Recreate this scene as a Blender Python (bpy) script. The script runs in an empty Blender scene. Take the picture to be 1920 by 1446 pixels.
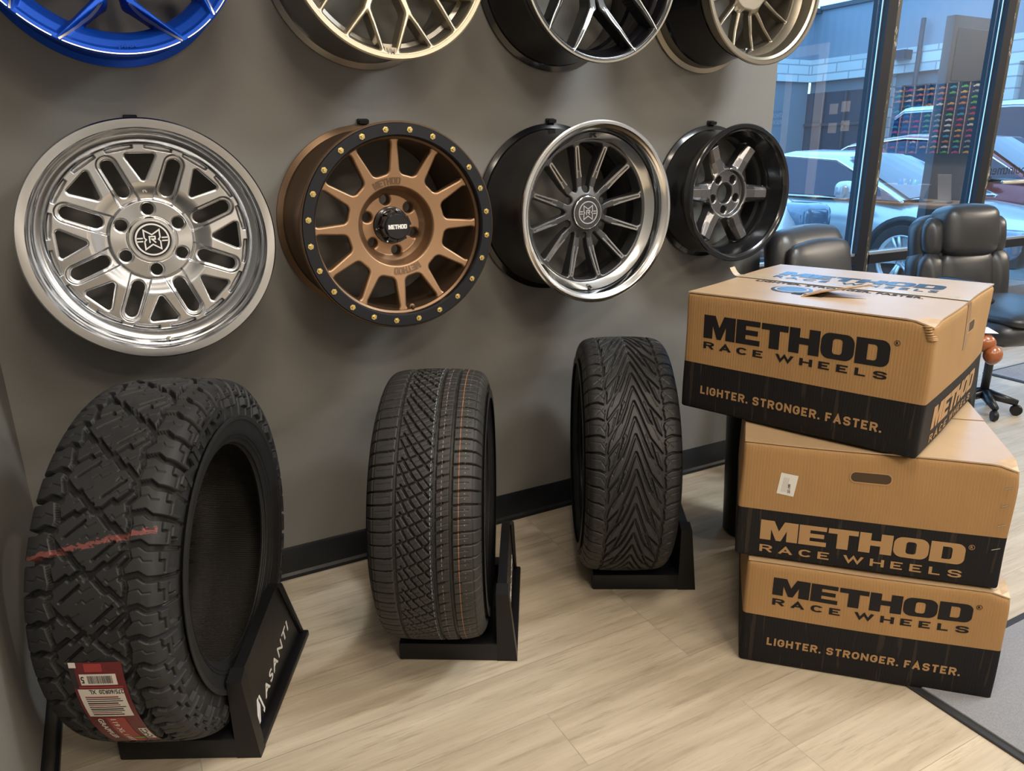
import bpy, bmesh, math, random
import numpy as np
from mathutils import Matrix, Vector, geometry
random.seed(7)
rng = np.random.default_rng(7)
scene = bpy.context.scene
COL = scene.collection
PI = math.pi

# ------------------------------------------------------------------ camera
FPX, CX, CY = 1389.0, 960.0, 723.0            # focal length and principal point in pixels of the 1920x1446 frame
def _n(v):
    v = np.array(v, float)
    return v / np.linalg.norm(v)
_vx = _n((3695 - CX, 252 - CY, FPX))          # direction of the display wall in the photograph
_dy = 5100 - CY
_down = _n(((471 * _dy - FPX * FPX) / 2735.0, _dy, FPX))
_Z = -_down
_X = _n(_vx - _Z * _vx.dot(_Z))
_Y = np.cross(_Z, _X)
RW = np.stack([_X, _Y, _Z])
EYE = 1.30
cam_d = bpy.data.cameras.new('camera')
cam_d.sensor_fit = 'HORIZONTAL'
cam_d.sensor_width = 36.0
cam_d.lens = FPX / 1920.0 * 36.0
cam_d.clip_start = 0.02
cam_d.clip_end = 200
cam = bpy.data.objects.new('camera', cam_d)
COL.objects.link(cam)
_r = RW @ np.array([1, 0, 0]); _u = RW @ np.array([0, -1, 0]); _b = RW @ np.array([0, 0, -1])
cam.matrix_world = Matrix(((_r[0], _u[0], _b[0], 0), (_r[1], _u[1], _b[1], 0), (_r[2], _u[2], _b[2], EYE), (0, 0, 0, 1)))
scene.camera = cam

# ------------------------------------------------------------------ light and exposure
vs = scene.view_settings
vs.view_transform = 'Standard'
vs.look = 'None'
vs.gamma = 1.0
vs.exposure = 0.0
vs.use_curve_mapping = False

world = bpy.data.worlds.new('sky')
scene.world = world
world.use_nodes = True
_wn = world.node_tree
_bg = _wn.nodes['Background']
_bg.inputs['Color'].default_value = (0.26, 0.58, 1.0, 1)
_bg.inputs['Strength'].default_value = 4.4

YW = 2.1785       # face of the display wall
XL = -0.29        # face of the left wall
XE = 2.30         # free end of the display wall
YG = 2.75         # room side of the window frames
XR = 8.0          # right wall
YB = -4.0         # wall behind the camera
CEIL = 3.0

def area(name, loc, target, size, power, color, sy=None, shape='DISK', spread=PI):
    l = bpy.data.lights.new(name, 'AREA')
    l.shape = shape if sy is None else 'RECTANGLE'
    l.size = size
    if sy is not None: l.size_y = sy
    l.energy = power
    l.color = color
    l.spread = spread
    o = bpy.data.objects.new(name, l)
    COL.objects.link(o)
    o.location = loc
    o.rotation_euler = (Vector(target) - Vector(loc)).to_track_quat('-Z', 'Y').to_euler()
    return o
WARM = (1.0, 0.87, 0.72)
# recessed showroom lamps; rear, wall and shelf lamps added unseen for more light
DOWN = [(0.5, -1.5), (1.9, -1.5), (3.6, -1.5), (5.6, -1.4), (0.7, -2.9), (2.7, -3.0), (0.35, 0.35), (1.3, 0.75), (2.6, 0.5), (7.0, 0.4)]
POWER = [40, 18, 18, 40, 40, 34, 20, 8, 50, 150]  # last lamp added, unseen, to light the model shelf for its mirror image
NEUTRAL = (0.90, 0.97, 1.0)
for (_x, _yy), _p in zip(DOWN, POWER):
    area('ceiling_lamp_light', (_x, _yy, CEIL - 0.03 if _x != 2.6 else CEIL - 0.16), (_x, _yy, 0) if _x != 2.6 else (2.15, 2.1, 1.0), 0.5, _p, NEUTRAL if _x in (2.6, 3.6) else WARM, 0.5)

# ------------------------------------------------------------------ helpers: materials
def mat(name, color, rough=0.5, metal=0.0, spec=0.5, aniso=0.0, coat=0.0, bump=None, noise=None, ior=1.45):
    m = bpy.data.materials.new(name)
    m.use_nodes = True
    nt = m.node_tree
    b = nt.nodes['Principled BSDF']
    b.inputs['Base Color'].default_value = (*color, 1)
    b.inputs['Roughness'].default_value = rough
    b.inputs['Metallic'].default_value = metal
    b.inputs['Specular IOR Level'].default_value = spec
    b.inputs['Coat Weight'].default_value = coat
    b.inputs['Coat Roughness'].default_value = 0.08
    if aniso:
        b.inputs['Anisotropic'].default_value = aniso
        t = nt.nodes.new('ShaderNodeTangent')
        t.direction_type = 'RADIAL'
        t.axis = 'Z'
        nt.links.new(t.outputs[0], b.inputs['Tangent'])
    tc = None
    if bump or noise:
        tc = nt.nodes.new('ShaderNodeTexCoord')
    if noise:                                   # (scale, amount): colour mottling
        n = nt.nodes.new('ShaderNodeTexNoise')
        n.inputs['Scale'].default_value = noise[0]
        n.inputs['Detail'].default_value = 6
        nt.links.new(tc.outputs['Object'], n.inputs['Vector'])
        mx = nt.nodes.new('ShaderNodeMix')
        mx.data_type = 'RGBA'
        a = noise[1]
        mx.inputs[6].default_value = (*[max(0, c * (1 - a)) for c in color], 1)
        mx.inputs[7].default_value = (*[min(1, c * (1 + a)) for c in color], 1)
        nt.links.new(n.outputs['Fac'], mx.inputs[0])
        nt.links.new(mx.outputs[2], b.inputs['Base Color'])
    if bump:                                    # (scale, strength, distance)
        n = nt.nodes.new('ShaderNodeTexNoise')
        n.inputs['Scale'].default_value = bump[0]
        n.inputs['Detail'].default_value = 5
        nt.links.new(tc.outputs['Object'], n.inputs['Vector'])
        bp = nt.nodes.new('ShaderNodeBump')
        bp.inputs['Strength'].default_value = bump[1]
        bp.inputs['Distance'].default_value = bump[2]
        nt.links.new(n.outputs['Fac'], bp.inputs['Height'])
        nt.links.new(bp.outputs[0], b.inputs['Normal'])
    return m

class NG:
    """tiny wrapper to write shader maths in one line each"""
    def __init__(self, m):
        self.nt = m.node_tree
        self.b = self.nt.nodes['Principled BSDF']
    def new(self, t, **kw):
        n = self.nt.nodes.new(t)
        for k, v in kw.items(): setattr(n, k, v)
        return n
    def link(self, a, b): self.nt.links.new(a, b)
    def m(self, op, a, b=None, c=None):
        n = self.new('ShaderNodeMath', operation=op)
        for i, v in enumerate((a, b, c)):
            if v is None: continue
            if isinstance(v, (int, float)): n.inputs[i].default_value = v
            else: self.link(v, n.inputs[i])
        return n.outputs[0]
    def mix(self, f, a, b):
        n = self.new('ShaderNodeMix', data_type='RGBA')
        for i, v in ((0, f), (6, a), (7, b)):
            if isinstance(v, (int, float)): n.inputs[i].default_value = v
            elif isinstance(v, tuple): n.inputs[i].default_value = (*v, 1)
            else: self.link(v, n.inputs[i])
        return n.outputs[2]
    def noise(self, vec, scale, detail=4, rough=0.5):
        n = self.new('ShaderNodeTexNoise')
        n.inputs['Scale'].default_value = scale
        n.inputs['Detail'].default_value = detail
        n.inputs['Roughness'].default_value = rough
        if vec is not None: self.link(vec, n.inputs['Vector'])
        return n.outputs['Fac']
    def mapping(self, vec, scale=(1, 1, 1), rot=(0, 0, 0), loc=(0, 0, 0)):
        n = self.new('ShaderNodeMapping')
        n.inputs['Scale'].default_value = scale
        n.inputs['Rotation'].default_value = rot
        n.inputs['Location'].default_value = loc
        self.link(vec, n.inputs['Vector'])
        return n.outputs[0]
    def bump(self, h, strength, dist):
        n = self.new('ShaderNodeBump')
        n.inputs['Strength'].default_value = strength
        n.inputs['Distance'].default_value = dist
        self.link(h, n.inputs['Height'])
        self.link(n.outputs[0], self.b.inputs['Normal'])

# ------------------------------------------------------------------ helpers: objects
def tag(o, label=None, cat=None, group=None, kind=None):
    if label: o['label'] = label
    if cat: o['category'] = cat
    if group: o['group'] = group
    if kind: o['kind'] = kind
    return o
def empty(name, loc=(0, 0, 0), rot=(0, 0, 0), label=None, cat=None, group=None):
    o = bpy.data.objects.new(name, None)
    o.empty_display_size = 0.1
    COL.objects.link(o)
    o.location = loc
    o.rotation_euler = rot
    return tag(o, label, cat, group)
def mesh(name, V, F, m, parent=None, smooth=False, uv=None):
    me = bpy.data.meshes.new(name)
    V = np.asarray(V, dtype=np.float32).reshape(-1, 3)
    if isinstance(F, np.ndarray):
        k = F.shape[1]
        me.vertices.add(len(V)); me.vertices.foreach_set('co', V.ravel())
        me.loops.add(F.size); me.loops.foreach_set('vertex_index', F.astype(np.int32).ravel())
        me.polygons.add(len(F))
        me.polygons.foreach_set('loop_start', np.arange(0, F.size, k, dtype=np.int32))
        me.update(calc_edges=True)
    else:
        ls = [len(f) for f in F]
        fl = np.fromiter((i for f in F for i in f), dtype=np.int32)
        me.vertices.add(len(V)); me.vertices.foreach_set('co', V.ravel())
        me.loops.add(len(fl)); me.loops.foreach_set('vertex_index', fl)
        me.polygons.add(len(ls))
        st = np.concatenate([[0], np.cumsum(ls)[:-1]]).astype(np.int32) if ls else np.zeros(0, np.int32)
        me.polygons.foreach_set('loop_start', st)
        me.update(calc_edges=True)
    me.validate()
    me.polygons.foreach_set('use_smooth', np.full(len(me.polygons), bool(smooth)))
    if uv is not None:
        l = me.uv_layers.new(name='uv')
        vi = np.zeros(len(me.loops), dtype=np.int32)
        me.loops.foreach_get('vertex_index', vi)
        l.data.foreach_set('uv', np.asarray(uv, dtype=np.float32)[vi].ravel())
    if m is not None: me.materials.append(m)
    o = bpy.data.objects.new(name, me)
    COL.objects.link(o)
    o.parent = parent
    return o
class MB:
    """collects shapes into one mesh"""
    def __init__(self): self.V = []; self.F = []; self.n = 0
    def add(self, V, F):
        V = np.asarray(V, float).reshape(-1, 3)
        self.V.append(V)
        self.F += [tuple(int(i) + self.n for i in f) for f in F]
        self.n += len(V)
        return self
    def box(self, x0, x1, y0, y1, z0, z1, M=None):
        V = np.array([(x, y, z) for z in (z0, z1) for x, y in ((x0, y0), (x1, y0), (x1, y1), (x0, y1))], float)
        if M is not None: V = V @ np.array(M)[:3, :3].T + np.array(M)[:3, 3]
        return self.add(V, [(3, 2, 1, 0), (4, 5, 6, 7), (0, 1, 5, 4), (1, 2, 6, 5), (2, 3, 7, 6), (3, 0, 4, 7)])
    def rbox(self, x0, x1, y0, y1, z0, z1, r, seg=3, M=None):
        bm = bmesh.new()
        bmesh.ops.create_cube(bm, size=1)
        for v in bm.verts:
            v.co = ((x0 + x1) / 2 + v.co.x * (x1 - x0), (y0 + y1) / 2 + v.co.y * (y1 - y0), (z0 + z1) / 2 + v.co.z * (z1 - z0))
        bmesh.ops.bevel(bm, geom=bm.edges[:], offset=r, segments=seg, profile=0.5, affect='EDGES')
        return self.bm(bm, M)
    def bm(self, bm, M=None):
        bm.verts.ensure_lookup_table()
        bm.verts.index_update()
        V = np.array([v.co[:] for v in bm.verts])
        if M is not None: V = V @ np.array(M)[:3, :3].T + np.array(M)[:3, 3]
        F = [[v.index for v in f.verts] for f in bm.faces]
        bm.free()
        return self.add(V, F)
    def prism(self, poly, h0, h1, fn=lambda a, b, h: (a, b, h)):
        """poly (a,b) list extruded from h0 to h1; fn maps to space"""
        n = len(poly)
        V = [fn(a, b, h0) for a, b in poly] + [fn(a, b, h1) for a, b in poly]
        F = [tuple(range(n - 1, -1, -1)), tuple(range(n, 2 * n))] + [(i, (i + 1) % n, n + (i + 1) % n, n + i) for i in range(n)]
        return self.add(V, F)
    def tube(self, pts, r, seg=10, caps=True):
        pts = [Vector(p) for p in pts]
        n = len(pts)
        rs = r if isinstance(r, (list, tuple)) else [r] * n
        V = []; F = []
        up = None
        for i, p in enumerate(pts):
            d = (pts[min(i + 1, n - 1)] - pts[max(i - 1, 0)]).normalized()
            if up is None: up = Vector((0, 0, 1)) if abs(d.z) < 0.9 else Vector((1, 0, 0))
            a = d.cross(up).normalized(); b = a.cross(d).normalized(); up = b
            for k in range(seg):
                t = 2 * PI * k / seg
                V.append(p + (a * math.cos(t) + b * math.sin(t)) * rs[i])
        for i in range(n - 1):
            for k in range(seg):
                k2 = (k + 1) % seg
                F.append((i * seg + k, i * seg + k2, (i + 1) * seg + k2, (i + 1) * seg + k))
        if caps: F += [tuple(range(seg - 1, -1, -1)), tuple(range((n - 1) * seg, n * seg))]
        return self.add(V, F)
    def lathe(self, prof, n=48, M=None, closed=False):
        """prof: (r,z) list about local z"""
        k = len(prof)
        T = np.arange(n) * 2 * PI / n
        P = np.array(prof)
        V = np.stack([P[None, :, 0] * np.cos(T)[:, None], P[None, :, 0] * np.sin(T)[:, None], np.broadcast_to(P[None, :, 1], (n, k))], 2).reshape(-1, 3)
        if M is not None: V = V @ np.array(M)[:3, :3].T + np.array(M)[:3, 3]
        F = []
        kk = k if closed else k - 1
        for i in range(n):
            j = (i + 1) % n
            for q in range(kk):
                q2 = (q + 1) % k
                F.append((i * k + q, j * k + q, j * k + q2, i * k + q2))
        return self.add(V, F)
    def build(self, name, m, parent=None, smooth=False, angle=None, **kw):
        o = mesh(name, np.concatenate(self.V), self.F, m, parent, smooth or angle is not None, **kw)
        if angle is not None: o.data.set_sharp_from_angle(angle=math.radians(angle))
        return o
def T(x=0, y=0, z=0): return Matrix.Translation((x, y, z))
def RX(a): return Matrix.Rotation(a, 4, 'X')
def RY(a): return Matrix.Rotation(a, 4, 'Y')
def RZ(a): return Matrix.Rotation(a, 4, 'Z')
def copy_tree(o, parent=None):
    c = o.copy()
    COL.objects.link(c)
    if parent is not None: c.parent = parent
    for ch in list(o.children): copy_tree(ch, c)
    return c

# ------------------------------------------------------------------ helpers: lettering
_dg = bpy.context.evaluated_depsgraph_get
def text_flat(s, size=1.0, bold=0.0, sx=1.0, spacing=1.0, align='LEFT'):
    """flat triangles of a line of text: list of 2D points and faces"""
    cu = bpy.data.curves.new('text', 'FONT')
    cu.body = s; cu.size = size; cu.offset = bold; cu.space_character = spacing
    cu.align_x = align; cu.resolution_u = 3
    o = bpy.data.objects.new('text', cu)
    COL.objects.link(o)
    ev = o.evaluated_get(_dg())
    me = ev.to_mesh()
    V = np.array([v.co[:] for v in me.vertices]) if len(me.vertices) else np.zeros((0, 3))
    F = [tuple(p.vertices) for p in me.polygons]
    ev.to_mesh_clear()
    bpy.data.objects.remove(o)
    bpy.data.curves.remove(cu)
    V[:, 0] *= sx
    return V[:, :2], F
def plain_word(s, sw=.20, gap=.16):
    """upright block capitals drawn with one stroke width, unit height"""
    e = sw / 2 / (1 - sw)
    lo, hi = -e, 1 + e
    def arc(cx, cy, rx, ry, a0, a1, n=7): return [(cx + rx * math.cos(math.radians(a0 + (a1 - a0) * i / n)), cy + ry * math.sin(math.radians(a0 + (a1 - a0) * i / n))) for i in range(n + 1)]
    G = {
        'A': (.86, [[(0, lo), (.5, 1), (1, lo)], [(.17, .26), (.83, .26)]]),
        'C': (.74, [arc(.55, .58, .47, .42, 32, 90) + arc(.45, .58, .45, .42, 90, 180) + arc(.45, .42, .45, .42, 180, 270) + arc(.55, .42, .47, .42, 270, 328)]),
        'E': (.68, [[(hi, 1), (0, 1), (0, 0), (hi, 0)], [(0, .5), (.9, .5)]]),
        'F': (.66, [[(hi, 1), (0, 1), (0, lo)], [(0, .48), (.9, .48)]]),
        'G': (.78, [[(1, .72)] + arc(.55, .60, .45, .40, 15, 90) + arc(.45, .60, .45, .40, 90, 180) + arc(.45, .40, .45, .40, 180, 270) + arc(.55, .40, .45, .40, 270, 360) + [(1, .47), (.52, .47)]]),
        'H': (.78, [[(0, lo), (0, hi)], [(1, lo), (1, hi)], [(0, .5), (1, .5)]]),
        'I': (sw, [[(0, lo), (0, hi)]]),
        'L': (.64, [[(0, hi), (0, 0), (hi, 0)]]),
        'N': (.80, [[(0, lo), (0, hi)], [(1, lo), (1, hi)], [(0, .98), (1, .02)]]),
        'O': (.80, [arc(.5, .58, .5, .42, 0, 90) + arc(.5, .58, .5, .42, 90, 180) + arc(.5, .42, .5, .42, 180, 270) + arc(.5, .42, .5, .42, 270, 360) + [(1, .58)]]),
        'R': (.76, [[(0, lo), (0, 1), (.6, 1)] + arc(.6, .74, .4, .26, 90, -90) + [(0, .48)], [(.52, .48), (1.02, lo)]]),
        'S': (.74, [[(1, .74)] + arc(.62, .75, .38, .25, 20, 90) + arc(.38, .76, .38, .24, 90, 250) + arc(.62, .25, .38, .25, 70, -90) + arc(.38, .25, .38, .25, 270, 200) + [(0, .26)]]),
        'T': (.72, [[(-e, 1), (hi, 1)], [(.5, 1), (.5, lo)]]),
        'W': (1.16, [[(0, hi), (.25, .04), (.5, .95), (.75, .04), (1, hi)]]),
        '.': (sw, [[(0, lo), (0, lo + 2 * e)]]),
    }
    x = 0; it = []
    for ch in s:
        if ch == ' ': x += .42; continue
        W, L = G[ch]
        for p in L:
            v, f = stroke([(sw / 2 + a * max(W - sw, 0), sw / 2 + b * (1 - sw)) for a, b in p], sw)
            it.append((v + np.array([x, 0]), f))
        x += W + gap
    return join_flat(it)
def flat_fit(VF, a0, a1, b0, b1):
    V, F = VF
    lo = V.min(0); hi = V.max(0)
    W = (V - lo) / (hi - lo)
    return np.stack([a0 + W[:, 0] * (a1 - a0), b0 + W[:, 1] * (b1 - b0)], 1), F
def tess(loops):
    """polygon with holes -> flat triangles"""
    L = [[Vector((a, b, 0)) for a, b in lp] for lp in loops]
    V = np.array([(v.x, v.y) for lp in L for v in lp])
    return V, [tuple(t) for t in geometry.tessellate_polygon(L)]
def join_flat(items):
    V = []; F = []; n = 0
    for v, f in items:
        V.append(v); F += [tuple(i + n for i in t) for t in f]; n += len(v)
    return np.concatenate(V), F
def _rr(x0, x1, y0, y1, r, corners=(1, 1, 1, 1), k=6):
    out = []
    for c, (cx, cy, a0) in zip(corners, ((x0 + r, y0 + r, PI), (x1 - r, y0 + r, 1.5 * PI), (x1 - r, y1 - r, 0), (x0 + r, y1 - r, .5 * PI))):
        if c: out += [(cx + r * math.cos(a0 + i * PI / 2 / k), cy + r * math.sin(a0 + i * PI / 2 / k)) for i in range(k + 1)]
        else: out.append({PI: (x0, y0), 1.5 * PI: (x1, y0), 0: (x1, y1), .5 * PI: (x0, y1)}[a0])
    return out
def block_word():
    """the heavy extended six letter word printed on the cartons and wheels, unit height"""
    G = []
    G.append((1.52, [[(0, 0), (0, 1), (.55, 1), (.76, .5), (.97, 1), (1.52, 1), (1.52, 0), (1.08, 0), (1.08, .56), (.86, 0), (.66, 0), (.44, .56), (.44, 0)]]))
    G.append((1.10, [[(0, 0), (0, 1), (1.08, 1), (1.08, .78), (.44, .78), (.44, .61), (1.0, .61), (1.0, .40), (.44, .40), (.44, .22), (1.1, .22), (1.1, 0)]]))
    G.append((1.16, [[(.36, 0), (.36, .75), (0, .75), (0, 1), (1.16, 1), (1.16, .75), (.80, .75), (.80, 0)]]))
    G.append((1.26, [[(0, 0), (0, 1), (.44, 1), (.44, .64), (.82, .64), (.82, 1), (1.26, 1), (1.26, 0), (.82, 0), (.82, .38), (.44, .38), (.44, 0)]]))
    G.append((1.30, [_rr(0, 1.30, 0, 1, .34), _rr(.46, .84, .2, .8, .12)[::-1]]))
    G.append((1.26, [_rr(0, 1.26, 0, 1, .30, (0, 1, 1, 0)), _rr(.44, .80, .2, .8, .12, (0, 1, 1, 0))[::-1]]))
    x = 0; it = []
    for w, lp in G:
        v, f = tess(lp)
        it.append((v + np.array([x, 0]), f))
        x += w + .05
    return join_flat(it)
WORD = block_word()
def extr(VF, h0, h1, fn):
    """flat triangles -> thin solid; fn(a,b,h)->xyz"""
    V, F = VF
    n = len(V)
    top = [fn(a, b, h1) for a, b in V]
    bot = [fn(a, b, h0) for a, b in V]
    ed = {}
    for f in F:
        for i in range(len(f)):
            e = (f[i], f[(i + 1) % len(f)])
            ed[e] = 1
    side = [(a, b, b + n, a + n) for a, b in ed if (b, a) not in ed]
    return np.array(top + bot), [tuple(f) for f in F] + [(q[1], q[0], q[3], q[2]) for q in side]
def stroke(pts, w, closed=False):
    """polyline -> flat quads with mitred joints"""
    P = []
    for p in pts:
        p = np.array(p, float)
        if not P or np.linalg.norm(p - P[-1]) > 1e-6: P.append(p)
    if closed and len(P) > 1 and np.linalg.norm(P[0] - P[-1]) < 1e-6: P.pop()
    n = len(P)
    L = []; Rr = []
    for i in range(n):
        a = P[i - 1] if (i > 0 or closed) else None
        b = P[(i + 1) % n] if (i < n - 1 or closed) else None
        d1 = (P[i] - a) / np.linalg.norm(P[i] - a) if a is not None else None
        d2 = (b - P[i]) / np.linalg.norm(b - P[i]) if b is not None else None
        if d1 is None: d1 = d2
        if d2 is None: d2 = d1
        m = d1 + d2; m = m / (np.linalg.norm(m) + 1e-9)
        nn = np.array([-m[1], m[0]])
        c = max(0.35, abs(nn.dot(np.array([-d1[1], d1[0]]))))
        L.append(P[i] + nn * w / 2 / c); Rr.append(P[i] - nn * w / 2 / c)
    V = np.array(L + Rr)
    F = [(n + i, n + (i + 1) % n, (i + 1) % n, i) for i in range(n if closed else n - 1)]
    return V, F
# ------------------------------------------------------------------ the room
def struct(o): o['kind'] = 'structure'; return o
def quadbox(name, x0, x1, y0, y1, z0, z1, m):
    return struct(MB().box(x0, x1, y0, y1, z0, z1).build(name, m))

M_wall = mat('wall_paint', (0.168, 0.164, 0.154), 0.62, bump=(260, 0.12, 0.002))
M_base = mat('black_baseboard', (0.008, 0.0095, 0.013), 0.4, spec=0.35)
M_ceil = mat('ceiling_white', (0.78, 0.77, 0.75), 0.9)
M_wall2 = mat('pale_wall_paint', (0.46, 0.455, 0.44), 0.7)
M_black = mat('black_plastic', (0.006, 0.006, 0.0075), 0.42, spec=0.35, bump=(900, 0.08, 0.0006))
M_dark = mat('black_matte', (0.006, 0.006, 0.007), 0.7)
M_white = mat('white_satin', (0.78, 0.78, 0.76), 0.5)
M_frame = mat('dark_anodised_frame', (0.008, 0.010, 0.016), 0.55, metal=0.0, spec=0.3)

# wood plank floor
M_floor = mat('plank_floor', (0.42, 0.36, 0.29), 0.42)
def _floor():
    g = NG(M_floor)
    tc = g.new('ShaderNodeTexCoord').outputs['Object']
    v = g.mapping(tc, rot=(0, 0, math.radians(0)))
    br = g.new('ShaderNodeTexBrick')
    br.offset = 0.37; br.offset_frequency = 3
    br.inputs['Scale'].default_value = 1.0
    br.inputs['Brick Width'].default_value = 1.2
    br.inputs['Row Height'].default_value = 0.18
    br.inputs['Mortar Size'].default_value = 0.0012
    br.inputs['Mortar Smooth'].default_value = 0.3
    br.inputs['Color1'].default_value = (0.0, 0.0, 0.0, 1)
    br.inputs['Color2'].default_value = (1, 1, 1, 1)
    g.link(v, br.inputs['Vector'])
    tone = br.outputs['Color']
    st = g.mapping(v, scale=(1.6, 22, 1))
    off = g.new('ShaderNodeVectorMath', operation='ADD')
    g.link(st, off.inputs[0]); 
    sc = g.new('ShaderNodeVectorMath', operation='SCALE'); sc.inputs['Scale'].default_value = 13.0
    g.link(tone, sc.inputs[0]); g.link(sc.outputs[0], off.inputs[1])
    grain = g.noise(off.outputs[0], 1.0, 8, 0.62)
    fine = g.noise(g.mapping(v, scale=(8, 160, 1)), 1.0, 4, 0.6)
    broad = g.noise(g.mapping(v, scale=(1.2, 5, 1)), 1.0, 3)
    f = g.m('MULTIPLY_ADD', grain, 2.1, -0.55)
    c1 = g.mix(f, (0.36, 0.30, 0.218), (0.66, 0.58, 0.46))
    c2 = g.mix(g.m('MULTIPLY', fine, 0.35), c1, (0.29, 0.235, 0.165))
    wob = g.new('ShaderNodeVectorMath', operation='ADD'); g.link(g.mapping(v, scale=(5, 62, 1)), wob.inputs[0])
    g.link(g.mapping(off.outputs[0], scale=(.35, .35, 1)), wob.inputs[1])
    fib = g.noise(wob.outputs[0], 1.0, 7, 0.72)
    fl = g.m('MULTIPLY', g.m('MAXIMUM', g.m('SUBTRACT', fib, 0.52), 0.0), 3.2)
    c2 = g.mix(g.m('MINIMUM', fl, 0.75), c2, (0.225, 0.172, 0.112))
    sp = g.new('ShaderNodeSeparateColor'); g.link(tone, sp.inputs[0])
    c3 = g.mix(g.m('MULTIPLY', sp.outputs[0], 0.30), c2, (0.36, 0.30, 0.225))
    c4 = g.mix(g.m('MULTIPLY', br.outputs['Fac'], 0.35), c3, (0.09, 0.07, 0.05))
    g.link(c4, g.b.inputs['Base Color'])
    g.bump(g.m('MULTIPLY_ADD', br.outputs['Fac'], -1.0, g.m('MULTIPLY', fine, 0.25)), 0.25, 0.001)
_floor()
quadbox('floor', XL - 0.3, XR + 0.3, YB - 0.3, YG + 0.12, -0.10, 0.0, M_floor)
quadbox('ceiling', XL - 0.3, XR + 0.3, YB - 0.3, YG + 0.14, CEIL, CEIL + 0.1, M_ceil)
quadbox('wall_back', XL - 0.2, XE, YW, YG + 0.14, 0.0, CEIL, M_wall)
quadbox('wall_left', XL - 0.2, XL, YB, YW, 0.0, CEIL, M_wall)
quadbox('wall_front', XL - 0.2, XR + 0.2, YB - 0.2, YB, 0.0, CEIL, M_wall2)
quadbox('wall_right', XR, XR + 0.2, YB, YG + 0.14, 0.0, CEIL, M_wall)
def baseboard(name, poly, h0, h1, fn): return struct(MB().prism(poly, h0, h1, fn).build(name, M_base, angle=40))
_bp = [(0, 0), (0.013, 0), (0.013, 0.012), (0.006, 0.020), (0.006, 0.100), (0.003, 0.107), (0, 0.107)]
baseboard('baseboard_back', _bp, XL, XE, lambda a, b, h: (h, YW - a, b))
baseboard('baseboard_left', _bp, YB, YW, lambda a, b, h: (XL + a, h, b))
baseboard('baseboard_right', _bp, YB, YG, lambda a, b, h: (XR - a, h, b))
baseboard('baseboard_end', _bp, YW - 0.013, YG, lambda a, b, h: (XE + a, h, b))
# ceiling lamps: trim ring and lens, the lamps' light is set above
M_lens = mat('lamp_lens', (0.9, 0.85, 0.75), 0.3)
M_lens.node_tree.nodes['Principled BSDF'].inputs['Emission Color'].default_value = (1, .82, .6, 1)
M_lens.node_tree.nodes['Principled BSDF'].inputs['Emission Strength'].default_value = 6
for x, y in DOWN:
    if x == 2.6:                                   # unseen lamp added to brighten the right part of the display wall
        d = Vector((2.15, 2.1, 1.0)) - Vector((x, y, CEIL - 0.16))
        e = empty('ceiling_lamp', (x, y, CEIL - 0.13), d.to_track_quat('-Z', 'Y').to_euler(), 'added unseen panel lamp tilted to brighten the display wall', 'lamp')
        mb = MB()
        for q in range(4): mb.box(-.31, .31, -.31, -.27, -.014, .03, RZ(q * PI / 2))
        mb.build('panel_frame', M_white, e)
        MB().box(-.27, .27, -.27, .27, .0, .02).build('diffuser', M_lens, e)
        MB().box(-.02, .02, -.02, .02, .02, .20).build('bracket', M_white, e)
        continue
    e = empty('ceiling_lamp', (x, y, CEIL), label='square ceiling panel lamp with white frame above the showroom', cat='lamp', group='square ceiling panel lamps')  # also covers the rear and shelf lamps added for extra light
    mb = MB()
    for q in range(4): mb.box(-.31, .31, -.31, -.27, -.014, 0, RZ(q * PI / 2))
    mb.build('panel_frame', M_white, e)
    MB().box(-.27, .27, -.27, .27, -.008, -.002).build('diffuser', M_lens, e)

# ------------------------------------------------------------------ window wall
M_glass = bpy.data.materials.new('window_glass')
M_glass.use_nodes = True
def _glass():
    nt = M_glass.node_tree
    nt.nodes.remove(nt.nodes['Principled BSDF'])
    out = nt.nodes['Material Output']
    tr = nt.nodes.new('ShaderNodeBsdfTransparent'); tr.inputs[0].default_value = (0.88, 0.95, 0.99, 1)
    gl = nt.nodes.new('ShaderNodeBsdfGlossy'); gl.inputs['Roughness'].default_value = 0.0
    gl.inputs['Color'].default_value = (1, 1, 1, 1)
    fr = nt.nodes.new('ShaderNodeFresnel'); fr.inputs[0].default_value = 1.5
    mu = nt.nodes.new('ShaderNodeMath'); mu.operation = 'MULTIPLY'; mu.inputs[1].default_value = 1.7
    mx = nt.nodes.new('ShaderNodeMixShader')
    nt.links.new(fr.outputs[0], mu.inputs[0]); nt.links.new(mu.outputs[0], mx.inputs[0])
    nt.links.new(tr.outputs[0], mx.inputs[1]); nt.links.new(gl.outputs[0], mx.inputs[2])
    nt.links.new(mx.outputs[0], out.inputs['Surface'])
_glass()
M_worn = mat('worn_brass_edge', (0.06, 0.055, 0.035), 0.45)
def _worn():
    g = NG(M_worn)
    tc = g.new('ShaderNodeTexCoord').outputs['Object']
    n = g.noise(g.mapping(tc, scale=(60, 60, 14)), 1.0, 6, 0.7)
    f = g.m('GREATER_THAN', n, 0.60)
    g.link(g.mix(f, (0.040, 0.037, 0.026), (0.50, 0.47, 0.38)), g.b.inputs['Base Color'])
_worn()
M_bead = mat('glazing_bead', (0.55, 0.62, 0.7), 0.25, metal=0.7)  # pale blue puts the sky glint on beads and rail ledge into colour
YP = YG + 0.045                                  # plane of the panes
MULL = [2.30, 2.63, 3.64, 4.66, 5.75, 6.85, 7.92]
RAIL0, RAIL1 = 0.668, 0.718
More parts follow.
